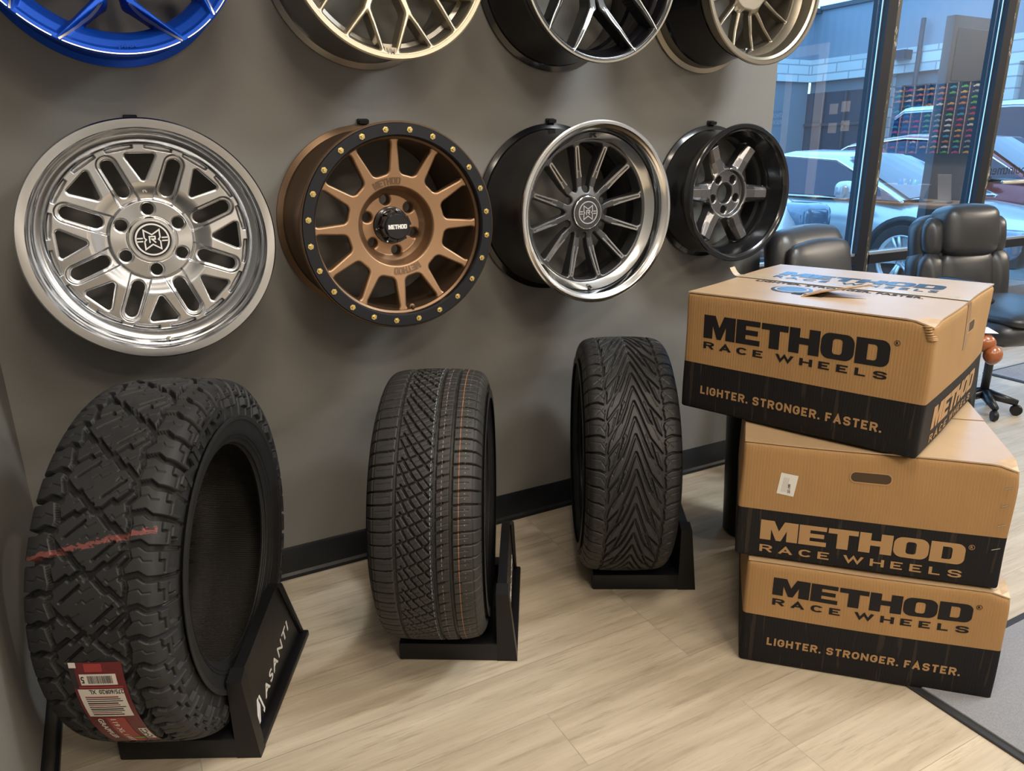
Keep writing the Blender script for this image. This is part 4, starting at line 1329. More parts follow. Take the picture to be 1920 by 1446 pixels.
# ------------------------------------------------------------------ cartons
def carton_mat(name, band, seed, kraft=(0.34, 0.200, 0.085)):
    m = mat(name, kraft, 0.66, spec=0.22)
    g = NG(m)
    tc = g.new('ShaderNodeTexCoord').outputs['Object']
    sp = g.new('ShaderNodeSeparateXYZ'); g.link(tc, sp.inputs[0])
    n1 = g.noise(g.mapping(tc, scale=(5, 5, 3), loc=(seed, 0, 0)), 1.0, 5, .6)
    n2 = g.noise(g.mapping(tc, scale=(55, 55, 2.0)), 1.0, 3, .6)
    c = g.mix(n1, tuple(k * .80 for k in kraft), tuple(min(1, k * 1.18) for k in kraft))
    c = g.mix(g.m('MULTIPLY', n2, .22), c, tuple(k * .62 for k in kraft))
    ink = (0.0085, 0.008, 0.0095)
    inkc = g.mix(g.m('MULTIPLY', g.m('GREATER_THAN', n2, .60), .28), ink, (0.07, 0.052, 0.034))
    f = g.m('LESS_THAN', sp.outputs[2], band)
    g.link(g.mix(f, c, inkc), g.b.inputs['Base Color'])
    flute = g.m('SINE', g.m('MULTIPLY', g.m('ADD', sp.outputs[0], sp.outputs[1]), 900.0))
    g.bump(g.m('ADD', g.m('MULTIPLY', flute, .25), g.m('MULTIPLY', g.noise(g.mapping(tc, loc=(0, 0, seed)), 9, 4), 2.5)), 0.16, 0.003)
    return m
M_kraft = mat('kraft_print', (0.35, 0.208, 0.090), 0.6)
M_ink = mat('ink_print', (0.0085, 0.008, 0.0095), 0.6, spec=0.25)
M_inkb = mat('sky_tinted_ink', (0.020, 0.040, 0.075), 0.22, spec=0.8)  # dark lid ink with the reflected sky put into its blue
M_tape = mat('clear_tape', (0.47, 0.38, 0.27), 0.22, spec=0.6)
M_hole = mat('unlit_carton_inside', (0.05, 0.028, 0.012), 0.8)  # dark brown patch colour stands in for shade inside the carton
BW, BD = .5933, .6006
class Carton:
    def __init__(self, x, y, ang, z0, h, band, seed, label, bulge=.004):
        self.h, self.seed, self.bulge = h, seed, bulge
        self.ph = [random.uniform(0, 6) for _ in range(8)]
        self.root = empty('carton', (x, y, z0), (0, 0, ang), label, 'box', 'stacked wheel cartons')
        m = carton_mat('corrugated_carton', band, seed)
        bm = bmesh.new()
        bmesh.ops.create_cube(bm, size=1)
        bmesh.ops.bevel(bm, geom=bm.edges[:], offset=.008, segments=2, profile=.5, affect='EDGES')
        for v in bm.verts:
            c = v.co
            for k, L in ((0, BW), (1, BD), (2, h)):
                d = .5 - abs(c[k])
                c[k] = math.copysign(L / 2 - d, c[k])       # keep the bevel size
        # cut into a fine grid
        for k, L in ((0, BW), (1, BD), (2, h)):
            nn = 24 if k < 2 else 14
            for q in range(1, nn):
                p = Vector((0, 0, 0)); nv = Vector((0, 0, 0)); p[k] = -L / 2 + L * q / nn; nv[k] = 1
                bmesh.ops.bisect_plane(bm, geom=bm.verts[:] + bm.edges[:] + bm.faces[:], plane_co=p, plane_no=nv)
        for v in bm.verts:
            v.co = Vector(self.warp(v.co.x + BW / 2, v.co.y + BD / 2, v.co.z + h / 2))
        MB().bm(bm).build('body', m, self.root, True)
    def warp(self, x, y, z):
        """soft bulge of the walls and dented edges"""
        u, v, w = x / BW, y / BD, z / self.h
        b = self.bulge * math.sin(PI * max(0, min(1, w)))
        bx = b * math.sin(PI * max(0, min(1, v))); by = b * math.sin(PI * max(0, min(1, u)))
        p = self.ph
        r = .0012
        dx = (u - .5) * 2 * bx + r * math.sin(9 * v + p[0]) * math.sin(7 * w + p[1])
        dy = (v - .5) * 2 * by + r * math.sin(8 * u + p[2]) * math.sin(6 * w + p[3])
        dz = .0016 * math.sin(7 * u + p[4]) * math.sin(6 * v + p[5]) * (w if self.h > 0 else 0)
        # crushed top corner nearest the camera
        k = max(0, 1 - math.dist((x, y, z), (BW, 0, self.h)) / .05)
        dz -= .010 * k * (1 + .5 * math.sin(300 * (x + y))); dx -= .004 * k; dy += .004 * k
        return (x + dx, y + dy, z + dz if w > .02 else z)
    def face(self, f, a, b, h):
        if f == 'f': X = self.warp(a, 0, b); return (X[0], X[1] - h, X[2])
        if f == 'r': X = self.warp(BW, a, b); return (X[0] + h, X[1], X[2])
        X = self.warp(a, b, self.h); return (X[0], X[1], X[2] + h)
    def put(self, name, vf, f, m, lift=.0006, th=.0003, par=None):
        # subdivide long triangles so that print follows the wall
        V, F = extr(vf, lift, lift + th, lambda a, b, h: self.face(f, a, b, h))
        return mesh(name, V, F, m, par if par is not None else self.root)
    def rect(self, name, x0, x1, y0, y1, f, m, lift=.0006, th=.0003, rot=0.0):
        n, k = max(1, int(abs(x1 - x0) / .02)), max(1, int(abs(y1 - y0) / .02))
        xs = np.linspace(x0, x1, n + 1); ys = np.linspace(y0, y1, k + 1)
        V = np.array([(a, b) for a in xs for b in ys])
        c = V.mean(0); ca, sa = math.cos(rot), math.sin(rot)
        V = (V - c) @ np.array([[ca, sa], [-sa, ca]]) + c
        F = [(i * (k + 1) + j, (i + 1) * (k + 1) + j, (i + 1) * (k + 1) + j + 1, i * (k + 1) + j + 1) for i in range(n) for j in range(k)]
        return self.put(name, (V, F), f, m, lift, th)
    def word(self, x0, x1, z0, z1, f, m): self.put('large_lettering', flat_fit(WORD, x0, x1, z0, z1), f, m)
    def line(self, s, x0, x1, z0, z1, f, m, bold=.2, spacing=.16, name='lettering'):
        self.put(name, flat_fit(plain_word(s, bold, spacing), x0, x1, z0, z1), f, m)
    def reg(self, x, z, f, m):
        ring = [(x + .006 * math.cos(a), z + .006 * math.sin(a)) for a in np.linspace(0, 2 * PI, 20, endpoint=False)]
        self.put('registered_mark', join_flat([stroke(ring, .001, True), flat_fit(text_flat('R', 1, .02), x - .0028, x + .0028, z - .0034, z + .0034)]), f, m)
    def flaps(self, seam_y=.303, open_gap=.0025):
        # two top flaps meeting at a seam, their front edges folding over the walls
        for y0, y1, q in ((.002, seam_y - open_gap, 0), (seam_y + open_gap, BD - .002, 1)):
            self.rect('top_flap', .002, BW - .002, y0, y1, 't', M_flap, .0008 + .0012 * q, .0035)
    def slot(self, f, a, b, L=.090, H=.027):
        loop = [(a + x, b + z) for x, z in _rr(-L / 2, L / 2, -H / 2, H / 2, H / 2 - .001)]
        self.put('hand_hole', tess([loop]), f, M_hole, .0004, .0004)
        self.put('hand_hole_rim', stroke(loop, .003, True), f, M_kraft, .0006, .0006)
M_flap = mat('sheen_carton_flap', (0.42, 0.295, 0.175), 0.34, spec=0.8, noise=(14, .15), bump=(10, .3, .004))  # paler than the walls: window sheen on the lid put into the colour
HS = [.3059, .3175, .3146]
# bottom carton
c1 = Carton(1.3063, 1.1873, -.7807, 0.0, HS[0] - .009, .146, 1.3, 'worn brown carton with tagline, at the bottom of the stack on the floor', .007)
c1.word(.067, .517, .211, .260, 'f', M_ink)
c1.line('RACE WHEELS', .069, .516, .179, .204, 'f', M_ink, .20, .36)
c1.line('LIGHTER. STRONGER. FASTER.', .065, .514, .060, .088, 'f', M_kraft, .215, .17)
c1.reg(.528, .256, 'f', M_ink)
c1.flaps()
# middle carton
c2 = Carton(1.2905, 1.2199, -.7922, HS[0], HS[1] - .009, .135, 4.1, 'brown carton with hand hole and white sticker, in the middle of the stack', .005)
c2.word(.058, .513, .054, .108, 'f', M_kraft)
c2.line('RACE WHEELS', .059, .513, .0165, .042, 'f', M_kraft, .17, .36)
c2.reg(.524, .103, 'f', M_kraft)
c2.slot('f', .289, .250)
c2.flaps()
o = c2.rect('sticker', .088, .128, .182, .238, 'f', mat('sticker_paper', (0.62, 0.62, 0.60), 0.5), .0008, .0002, -.10)
vf = flat_fit(text_flat('257-1999', 1, .02), 0, 1, 0, 1)
W = np.stack([.116 - vf[0][:, 1] * .0065, .188 + vf[0][:, 0] * .024], 1)
c2.put('sticker_text', (W, vf[1]), 'f', M_ink, .0013, .0001, c2.root)
for q in range(4):
    c2.rect('sticker_line', .097 + q * .0035, .098 + q * .0035, .190, .228, 'f', M_dimprint, .0012, .0001, -.10)
for y in (.105, .165, .215, .258):
    c2.rect('staple', BW - .030, BW - .012, y, y + .0018, 'f', M_gunm, .0010, .0010, .35)
# top carton, turned on the stack
c3 = Carton(1.3178, 1.4875, -1.2158, HS[0] + HS[1], HS[2], .131, 7.7, 'brown carton with taped top and torn corner, turned askew on top of the stack', .006)
c3.word(.054, .508, .203, .264, 'f', M_ink)
c3.line('RACE WHEELS', .056, .508, .172, .196, 'f', M_ink, .20, .36)
c3.line('LIGHTER. STRONGER. FASTER.', .058, .515, .047, .075, 'f', M_kraft, .215, .17)
c3.reg(.520, .262, 'f', M_ink)
c3.flaps(.305)
c3.rect('packing_tape', .0, BW, .287, .325, 't', M_tape, .0062, .0003)
c3.rect('packing_tape', .282, .322, .200, HS[2], 'r', mat('side_tape', (0.24, 0.13, 0.05), 0.35), .0006, .0003)
c3.slot('r', .336, .250)
c3.word(.090, .523, .047, .104, 'r', M_kraft)
c3.line('RACE WHEELS', .095, .520, .012, .036, 'r', M_kraft, .17, .36)
c3.put('top_lettering', flat_fit(WORD, .082, .512, .395, .462), 't', M_inkb, .0062)
c3.put('top_lettering', flat_fit(text_flat('RACE WHEELS', 1, .015, spacing=1.4), .084, .510, .345, .378), 't', M_inkb, .0062)
c3.put('top_lettering', flat_fit(text_flat('LIGHTER. STRONGER. FASTER.', 1, .02), .070, .50, .255, .278), 't', M_ink, .0050)
circ = [(.205 + .052 * math.cos(a), .180 + .052 * math.sin(a)) for a in np.linspace(0, 2 * PI, 40, endpoint=False)]
c3.put('round_logo', tess([circ]), 't', M_inkb, .0050)
c3.put('round_logo_ring', stroke([(.205 + .040 * math.cos(a), .180 + .040 * math.sin(a)) for a in np.linspace(0, 2 * PI, 40, endpoint=False)], .006, True), 't', M_flap, .0054)
c3.put('top_word', flat_fit(WORD, .228, .305, .118, .142), 't', M_ink, .0050)
# a torn strip of the front flap lifted from the lid
fl = [(.262, .098, .0), (.300, .130, .012), (.385, .190, .030), (.392, .205, .030), (.300, .215, .006), (.262, .228, .0)]
mb = MB()
top = [c3.face('t', a, b, .006 + h) for a, b, h in fl]; bot = [c3.face('t', a, b, .003 + h) for a, b, h in fl]
mb.add(top + bot, [tuple(range(6)), tuple(range(11, 5, -1))] + [(i, (i + 1) % 6, 6 + (i + 1) % 6, 6 + i)[::-1] for i in range(6)])
mb.build('torn_flap', M_kraft, c3.root)
c3.put('torn_edge', tess([[(.262, .100), (.300, .122), (.392, .176), (.300, .150)]]), 't', M_hole, .0047)
# curled tape end at the far left of the seam
pts = [c3.face('t', .000 - .012 * i * .5, .305, .006 + .004 * i * i * .35) for i in range(5)]
V = []; 
for p in pts: V += [(p[0], p[1] - .016, p[2]), (p[0], p[1] + .016, p[2])]
mesh('tape_end', V, [(2 * i, 2 * i + 2, 2 * i + 3, 2 * i + 1) for i in range(4)], M_tape, c3.root)
# crushed corrugation at the near top corner
mb = MB()
for q in range(7):
    a = BW - .012 + .002 * q
    p = c3.face('f', min(a, BW - .001), HS[2] - .006 - .0045 * q, .0)
    mb.tube([(p[0] - .012, p[1] - .001, p[2]), (p[0], p[1] - .0025, p[2] + .002), (p[0] + .004, p[1] + .010, p[2] + .001)], .0022, 6)
mb.build('crushed_corner', M_kraft, c3.root, True)
# ------------------------------------------------------------------ chairs
M_leather = mat('black_leather', (0.022, 0.023, 0.026), 0.36, spec=0.55, bump=(420, .25, .0012))
M_legm = mat('dark_steel_leg', (0.02, 0.022, 0.026), 0.35, 0.4)
M_wood = mat('brown_wood', (0.26, 0.075, 0.022), 0.28, coat=.4, noise=(18, .4))
M_paper = mat('paper', (0.75, 0.76, 0.78), 0.5)
def pillow(mb, x0, x1, y0, y1, z0, z1, r, puff=.02, M=None, n=10):
    """soft cushion: rounded box whose faces swell"""
    bm = bmesh.new()
    bmesh.ops.create_cube(bm, size=1)
    bmesh.ops.subdivide_edges(bm, edges=bm.edges[:], cuts=n, use_grid_fill=True)
    L = ((x0 + x1) / 2, (y0 + y1) / 2, (z0 + z1) / 2), ((x1 - x0) / 2, (y1 - y0) / 2, (z1 - z0) / 2)
    for v in bm.verts:
        p = np.array([v.co[k] * 2 * L[1][k] for k in range(3)])
        q = np.array([max(-L[1][k] + r, min(L[1][k] - r, p[k])) for k in range(3)])
        d = p - q; l = np.linalg.norm(d)
        if l > 1e-9: p = q + d / l * r
        u = p / np.array(L[1])
        w = [(1 - min(1, abs(u[(k + 1) % 3])) ** 2) * (1 - min(1, abs(u[(k + 2) % 3])) ** 2) for k in range(3)]
        for k in range(3): p[k] += puff * u[k] ** 3 * w[k]
        v.co = (L[0][0] + p[0], L[0][1] + p[1], L[0][2] + p[2])
    return mb.bm(bm, M)
def guest_chair():
    # local: faces -y
    e = empty('arm_chair', (2.46, 1.745, 0), (0, 0, math.radians(10)), 'black leather armchair with brown wooden arm ends, half hidden behind the carton stack', 'chair', None)
    pillow(MB(), -.235, .235, -.25, .24, .40, .53, .05, .015).build('seat', M_leather, e, True)
    Mb = T(0, .24, .50) @ RX(math.radians(-10))
    pillow(MB(), -.205, .235, -.05, .07, -.04, .50, .055, .02, Mb).build('backrest', M_leather, e, True)
    pillow(MB(), -.20, .20, -.09, -.03, .02, .44, .03, .02, Mb).build('back_cushion', M_leather, e, True)
    for s in (-1, 1):
        x = s * .27
        MB().tube([(x, -.36, .0), (x, -.275, .30), (x, -.26, .575)], .017, 10).build('leg', M_legm, e, True)
        MB().tube([(x, .36, 0), (x, .33, .30), (x, .30, .62)], .020, 10).build('leg', M_legm, e, True)
        MB().rbox(x - .022, x + .022, -.24, .32, .555, .590, .012, 3).build('armrest_frame', M_legm, e, angle=40)
        a = MB(); pillow(a, x - .032, x + .032, -.315, -.14, .575, .640, .03, .006)
        a.build('armrest', M_wood, e, True)
        a = MB(); pillow(a, x - .030, x + .030, -.345, -.29, .535, .600, .027, .004)
        a.build('armrest_end', M_wood, e, True)
    return e
gc = guest_chair()
# folded paper lying on the wooden arm
pp = tag(MB().add([(-.05, -.07, 0), (.05, -.07, 0), (.05, .07, .0), (-.05, .07, 0), (-.05, -.07, .0012), (.05, -.07, .0012), (.05, .07, .0012), (-.05, .07, .0012)],
         [(3, 2, 1, 0), (4, 5, 6, 7), (0, 1, 5, 4), (1, 2, 6, 5), (2, 3, 7, 6), (3, 0, 4, 7)]).build('paper_sheet', M_paper), 'white sheet of paper resting on the brown wooden arm behind the cartons', 'paper')
_R = Matrix.Rotation(math.radians(10), 4, 'Z')
_p = _R @ Vector((.27, -.235, .6475))
pp.location = (2.46 + _p.x, 1.745 + _p.y, _p.z); pp.rotation_euler = (0, 0, math.radians(50))
wb = empty('waste_bin', (1.85, 1.695, 0), label='round black waste bin on the floor behind the left edge of the carton stack', cat='bin')
MB().lathe([(.0001, .012), (.088, .012), (.110, .54), (.104, .54), (.082, .02), (.0001, .02)], 48).build('bucket', M_black, wb, angle=40)
MB().lathe([(.104, .535), (.114, .535), (.114, .552), (.104, .552)], 48, closed=True).build('bin_rim', M_black, wb, angle=40)
MB().lathe([(.0001, 0), (.084, 0), (.088, .006), (.088, .014), (.0001, .014)], 48).build('bin_foot', M_black, wb, angle=40)
def leather_chair():
    # executive chair: faces -y locally
    F = Vector((-.22, -.975, 0)).normalized()
    ang = math.atan2(F.x, -F.y)
    e = empty('leather_chair', (3.80, 2.03, 0), (0, 0, ang), 'dark grey padded leather chair with headrest cushion in front of the window', 'chair', None)
    B = T(0, .26, .50) @ RX(math.radians(-9))
    mb = MB(); pillow(mb, -.275, .275, -.05, .09, -.04, .30, .065, .02, B); pillow(mb, -.255, .255, -.04, .09, .20, .46, .06, .02, B)
    mb.build('backrest', M_leather, e, True)
    mb = MB(); pillow(mb, -.15, .15, -.085, .0, -.02, .27, .03, .025, B)
    mb.build('lumbar_cushion', M_leather, e, True)
    for s in (-1, 1):
        mb = MB(); pillow(mb, *sorted((s * .155, s * .268)), -.080, .0, -.02, .265, .035, .02, B)
        mb.build('side_bolster', M_leather, e, True)
        mb = MB(); pillow(mb, *sorted((s * .155, s * .245)), -.072, .0, .27, .44, .03, .015, B)
        mb.build('side_bolster', M_leather, e, True)
    mb = MB(); pillow(mb, -.158, .158, -.115, .05, .262, .50, .045, .02, B)
    mb.build('headrest', M_leather, e, True)
    mb = MB(); pillow(mb, -.28, .28, -.30, .24, .42, .535, .055, .02); mb.build('seat', M_leather, e, True)
    mb = MB(); pillow(mb, -.25, .25, -.32, .22, .51, .565, .03, .02); mb.build('seat_cushion', M_leather, e, True)
    for s in (-1, 1):
        MB().tube([(s * .27, .10, .44), (s * .33, .08, .52), (s * .33, .02, .66), (s * .33, -.16, .68), (s * .33, -.24, .63)], .014, 8).build('arm_frame', M_legm, e, True)
        a = MB(); pillow(a, s * .33 - .03, s * .33 + .03, -.20, .06, .672, .705, .016, .004); a.build('armrest', M_legm, e, True)
    MB().tube([(0, 0, .09), (0, 0, .42)], .020, 14).build('column', M_legm, e, True)
    mb = MB()
    for k in range(5):
        a = 2 * PI * k / 5 + .5
        mb.tube([(0, 0, .10), (.15 * math.cos(a), .15 * math.sin(a), .065)], [.028, .016], 8)
    mb.build('star_base', M_legm, e, True)
    for k in range(5):
        a = 2 * PI * k / 5 + .5
        MB().lathe([(.0001, -.012), (.024, -.012), (.028, -.006), (.028, .006), (.024, .012), (.0001, .012)], 20, T(.15 * math.cos(a), .15 * math.sin(a), .028) @ RZ(a + PI / 2) @ RY(PI / 2)).build('caster', M_black, e, angle=40)
    return e
leather_chair()
# ------------------------------------------------------------------ outside
M_asph = mat('asphalt', (0.22, 0.225, 0.235), 0.85, noise=(3, .2), bump=(90, .3, .004))
M_conc = mat('pale_concrete', (0.58, 0.57, 0.56), 0.8, noise=(2, .08))
quadbox('ground', -4, 45, YG + 3.2, 45, -.20, -.08, M_asph)
quadbox('pavement', -4, 45, YG + .14, YG + 3.2, -.20, -.03, M_conc)
M_clad = mat('blue_grey_cladding', (0.20, 0.235, 0.275), 0.6)
def _clad():
    g = NG(M_clad)
    tc = g.new('ShaderNodeTexCoord').outputs['Object']
    s = g.new('ShaderNodeSeparateXYZ'); g.link(tc, s.inputs[0])
    g.bump(g.m('SINE', g.m('MULTIPLY', g.m('ADD', s.outputs[0], s.outputs[1]), 22.0)), .25, .01)
_clad()
M_stone = mat('pale_stone', (0.50, 0.50, 0.48), 0.8)
def _stone():
    g = NG(M_stone)
    tc = g.new('ShaderNodeTexCoord').outputs['Object']
    s = g.new('ShaderNodeSeparateXYZ'); g.link(tc, s.inputs[0])
    cb = g.new('ShaderNodeCombineXYZ'); g.link(g.m('ADD', s.outputs[0], s.outputs[1]), cb.inputs[0]); g.link(s.outputs[2], cb.inputs[1])
    br = g.new('ShaderNodeTexBrick')
    br.inputs['Scale'].default_value = 1.0; br.inputs['Brick Width'].default_value = .9; br.inputs['Row Height'].default_value = .27
    br.inputs['Mortar Size'].default_value = .02
    br.inputs['Color1'].default_value = (.56, .56, .54, 1); br.inputs['Color2'].default_value = (.40, .41, .41, 1); br.inputs['Mortar'].default_value = (.27, .28, .29, 1)
    g.link(cb.outputs[0], br.inputs['Vector']); g.link(br.outputs[0], g.b.inputs['Base Color'])
_stone()
M_dglass = mat('dark_shop_glass', (0.035, 0.05, 0.07), 0.08, spec=0.8)
M_trimd = mat('dark_trim', (0.05, 0.055, 0.065), 0.5)
M_grey = mat('mid_grey_paint', (0.16, 0.18, 0.20), 0.6)
XB = 20.0
bld = empty('building', (XB, 11, -.08), label='long grey commercial building with pale stone band across the car park', cat='building')
def bp(name, x0, x1, y0, y1, z0, z1, m): return MB().box(x0 - XB, x1 - XB, y0 - 11, y1 - 11, z0 + .08, z1 + .08, m and None).build(name, m, bld)
bp('upper_wall', XB, XB + 3, 1, 17.7, 3.85, 5.22, M_clad)
bp('parapet_cap', XB - .08, XB + 3, 1, 17.4, 5.22, 5.34, M_trimd)
bp('stone_band', XB - .12, XB + 3, 1, 17.6, 3.22, 3.85, M_stone)
bp('lower_wall', XB + .1, XB + 3, 1, 17.6, -.08, 3.22, M_grey)
for y in np.arange(4.6, 17, 3.4):
    bp('stone_pier', XB - .14, XB + .3, y - .16, y + .16, -.08, 3.22, M_stone)
    f = bp('shop_window', XB + .02, XB + .14, y + .5, y + 2.9, .55, 2.9, M_dglass)
    for q in (.5, 1.3, 2.1, 2.86):
        MB().box(-.06 , .0, y + q - 11, y + q + .06 - 11, .63, 2.98).build('window_bar', M_trimd, f)
    MB().box(-.06, .0, y + .5 - 11, y + 2.92 - 11, 2.0, 2.08).build('window_bar', M_trimd, f)
bp('side_wing', 4, XB, 17.6, 20, -.08, 3.3, M_grey)
bp('side_wing_band', 4, XB, 17.48, 20, 3.22, 3.85, M_stone)
bp('side_wing_wall', 4, XB, 17.6, 20, 3.85, 5.15, M_clad)
bp('side_wing_cap', 4, XB, 17.36, 20, 5.15, 5.28, M_trimd)
MB().tube([(-.20, 13.85 - 11, .1), (-.20, 13.85 - 11, 4.6)], .06, 10).build('drain_pipe', M_trimd, bld)
lp = MB().box(-.45, -.12, 14.1 - 11, 14.55 - 11, 3.62, 3.86).build('wall_light', M_dglass, bld)
# ---- cars
M_silver = mat('silver_paint', (0.42, 0.44, 0.46), 0.26, 0.55, coat=.6)
M_wpaint = mat('pearl_paint', (0.55, 0.56, 0.57), 0.25, 0.35, coat=.6)
M_redp = mat('dark_red_paint', (0.16, 0.012, 0.022), 0.25, 0.4, coat=.6)
M_vanw = mat('white_paint', (0.72, 0.72, 0.71), 0.35, coat=.4)
M_carglass = mat('car_glass', (0.010, 0.020, 0.045), 0.06, spec=0.35)
M_tyre = mat('car_tyre_rubber', (0.02, 0.02, 0.022), 0.7)
M_alloy = mat('car_alloy', (0.50, 0.51, 0.52), 0.3, 0.9)
M_lamp = mat('headlamp_glass', (0.10, 0.15, 0.22), 0.05, spec=1.0)
M_trimb = mat('black_car_trim', (0.012, 0.013, 0.015), 0.4)
def car(name, loc, rot, label, paint, L, W, prof, belt, green, wheel_r, axles, grille=True, cat='car'):
    """nose towards local -y; prof: (y, z_top, half width); green: (y, z, half width) rings of the glasshouse from cowl to tail"""
    e = empty(name, loc, (0, 0, rot), label, cat, 'cars parked outside the window')
    # lower body
    V = []; rows = len(prof)
    sec = lambda zt, w, zb: [(0, zb), (w * .86, zb), (w * .97, zb + .10), (w, zb + .26), (w, zb + .62 * (zt - zb)), (w * .975, zb + .80 * (zt - zb)), (w * .90, zt - .035), (w * .78, zt), (w * .4, zt + .018), (0, zt + .024)]
    # resample lengthwise with smooth steps
    P = np.array(prof)
    ys = np.linspace(P[0, 0], P[-1, 0], 46)
    def cub(k):
        # monotone-ish smoothing: linear then blurred
        z = np.interp(ys, P[:, 0], P[:, k]); 
        zz = np.copy(z)
        zz[1:-1] = .25 * z[:-2] + .5 * z[1:-1] + .25 * z[2:]
        return zz
    zt, hw, zb = cub(1), cub(2), cub(3)
    full = []
    for i in range(len(ys)):
        s = sec(zt[i], hw[i], zb[i])
        ring = [(-a, ys[i], b) for a, b in s[::-1]] + [(a, ys[i], b) for a, b in s[1:-1]]
        full.append(ring)
    k = len(full[0])
    F = []
    for i in range(len(full) - 1):
        for j in range(k): F.append((i * k + j, i * k + (j + 1) % k, (i + 1) * k + (j + 1) % k, (i + 1) * k + j))
    F += [tuple(range(k)), tuple(range(len(full) * k - 1, (len(full) - 1) * k - 1, -1))]
    body = MB().add([p for r in full for p in r], F).build('body', paint, e, angle=50)
    # glasshouse: roof skin in paint, windows in glass
    G = green
    def gr(i, lift=0):
        y, zr, wb, wr = G[i]
        return y, zr + lift, wb, wr
    V = []; F = []
    n = len(G)
    for i in range(n):
        y, zr, wb, wr = gr(i)
        zb_ = belt
        V += [(-wb, y, zb_), (-(wb * .45 + wr * .55), y, zb_ + .55 * (zr - zb_)), (-wr, y, zr - .03), (-wr * .8, y, zr), (0, y, zr + .015), (wr * .8, y, zr), (wr, y, zr - .03), (wb * .45 + wr * .55, y, zb_ + .55 * (zr - zb_)), (wb, y, zb_)]
    for i in range(n - 1):
        for j in range(8): F.append((i * 9 + j, i * 9 + j + 1, (i + 1) * 9 + j + 1, (i + 1) * 9 + j)[::-1])
    F += [tuple(range(9)), tuple(range((n - 1) * 9 + 8, (n - 1) * 9 - 1, -1))]
    MB().add(V, F).build('cabin', paint, e, angle=50)
    def P3(i, t, s):
        # point on ring i: t 0 belt .. 1 roof edge, side s
        y, zr, wb, wr = G[i]
        z = belt + t * (zr - .03 - belt)
        return np.array([s * (wb + (wr - wb) * t), y, z])
    # windscreen: between first two rings
    y0, z0, wb0, wr0 = G[0]; y1, z1, wb1, wr1 = G[1]
    wv = []; 
    for (y, z, w) in ((y0, z0, wr0 * .92), (y0 * .06 + y1 * .94, z0 * .06 + z1 * .94, wr1 * .88)):
        for u in np.linspace(-1, 1, 7): wv.append((u * w, y - .012, z + .024 * (1 - u * u) + .004))
    MB().add(wv, [(j, j + 1, 8 + j, 7 + j) for j in range(6)]).build('windscreen', M_carglass, e)
    for s in (-1, 1):
        a = []
        idx = range(0, n)
        lo = [P3(i, .06, s) for i in idx]; hi = [P3(i, .90, s) for i in idx]
        vv = []
        for p, q in zip(lo, hi):
            vv += [p + np.array([s * .012, 0, 0]), q + np.array([s * .012, 0, 0])]
        MB().add(vv, [((2 * i, 2 * i + 2, 2 * i + 3, 2 * i + 1) if s > 0 else (2 * i, 2 * i + 1, 2 * i + 3, 2 * i + 2)) for i in range(n - 1)]).build('side_window', M_carglass, e)
        MB().tube([P3(i, .95, s) + np.array([s * .014, 0, 0]) for i in idx], .013, 6).build('window_trim', M_chrome, e, True)
        # mirror
        ym = G[0][0] + .42
        mb = MB(); pillow(mb, *sorted((s * (hw.max() + .02), s * (hw.max() + .24))), ym - .07, ym + .05, belt + .02, belt + .17, .05, .01); m_ = mb.build('mirror', paint, e, True)
        MB().box(*sorted((s * (hw.max() - .10), s * (hw.max() + .08))), ym - .03, ym + .03, belt - .01, belt + .04).build('mirror_arm', M_trimb, m_)
        # wheels with arches
        for ya in axles:
            Wd = hw.max()
            M = T(s * (Wd - .10), ya, wheel_r - .0) @ RY(s * PI / 2)
            MB().lathe([(wheel_r + .075, .085), (wheel_r + .07, .112), (wheel_r + .02, .100), (.01, .06)], 40, M).build('wheel_arch', M_trimb, e, True)
            w_ = MB().lathe([(wheel_r * .70, .108), (wheel_r * .78, .122), (wheel_r * .95, .118), (wheel_r, .09), (wheel_r, -.09), (.01, -.09)], 44, M).build('tire', M_tyre, e, angle=40)
            MB().lathe([(wheel_r * .60, .06), (wheel_r * .68, .116), (wheel_r * .715, .118), (wheel_r * .72, .09)], 44, M).build('rim', M_alloy, w_, True)
            sp = MB()
            for q in range(5):
                for dd in (-.10, .10):
                    a_ = 2 * PI * q / 5 + .3
                    c0 = (wheel_r * .12 * math.cos(a_ + dd * 2), wheel_r * .12 * math.sin(a_ + dd * 2), .095); c1 = (wheel_r * .69 * math.cos(a_ + dd * 1.4), wheel_r * .69 * math.sin(a_ + dd * 1.4), .110)
                    sp.tube([(M @ Vector(c0)), (M @ Vector(c1))], [.022, .017], 6)
            sp.lathe([(.0001, .105), (.05, .105), (.07, .08)], 16, M)
            sp.build('spokes', M_alloy, w_, True)
        # head lamp
        yl = P[0, 0]
        zl = zt[2]
        pts = []
        wl = hw[2]
        mb = MB(); pillow(mb, *sorted((s * wl * .66, s * wl * 1.02)), yl + .0, yl + .40, zl - .20, zl + .03, .07, .01, None, 8)
        mb.build('head_lamp', M_lamp, e, True)
        mb = MB(); mb.rbox(*sorted((s * hw[1] * .74, s * hw[1] * 1.03)), yl - .02, yl + .28, zb[0] + .12, zb[0] + .42, .06, 2)
        mb.build('air_intake', M_trimb, e, angle=40)
    if grille:
        yl = P[0, 0]
        g = MB().rbox(-hw[0] * .78, hw[0] * .78, yl - .02, yl + .12, zb[0] + .14, zb[0] + .42, .05, 2).build('grille', M_trimb, e, angle=40)
        for q in range(3): MB().box(-hw[0] * .5, hw[0] * .5, yl - .028, yl - .015, zb[0] + .17 + q * .06, zb[0] + .185 + q * .06).build('grille_bar', M_grey, g)
    return e
GZ = -.05
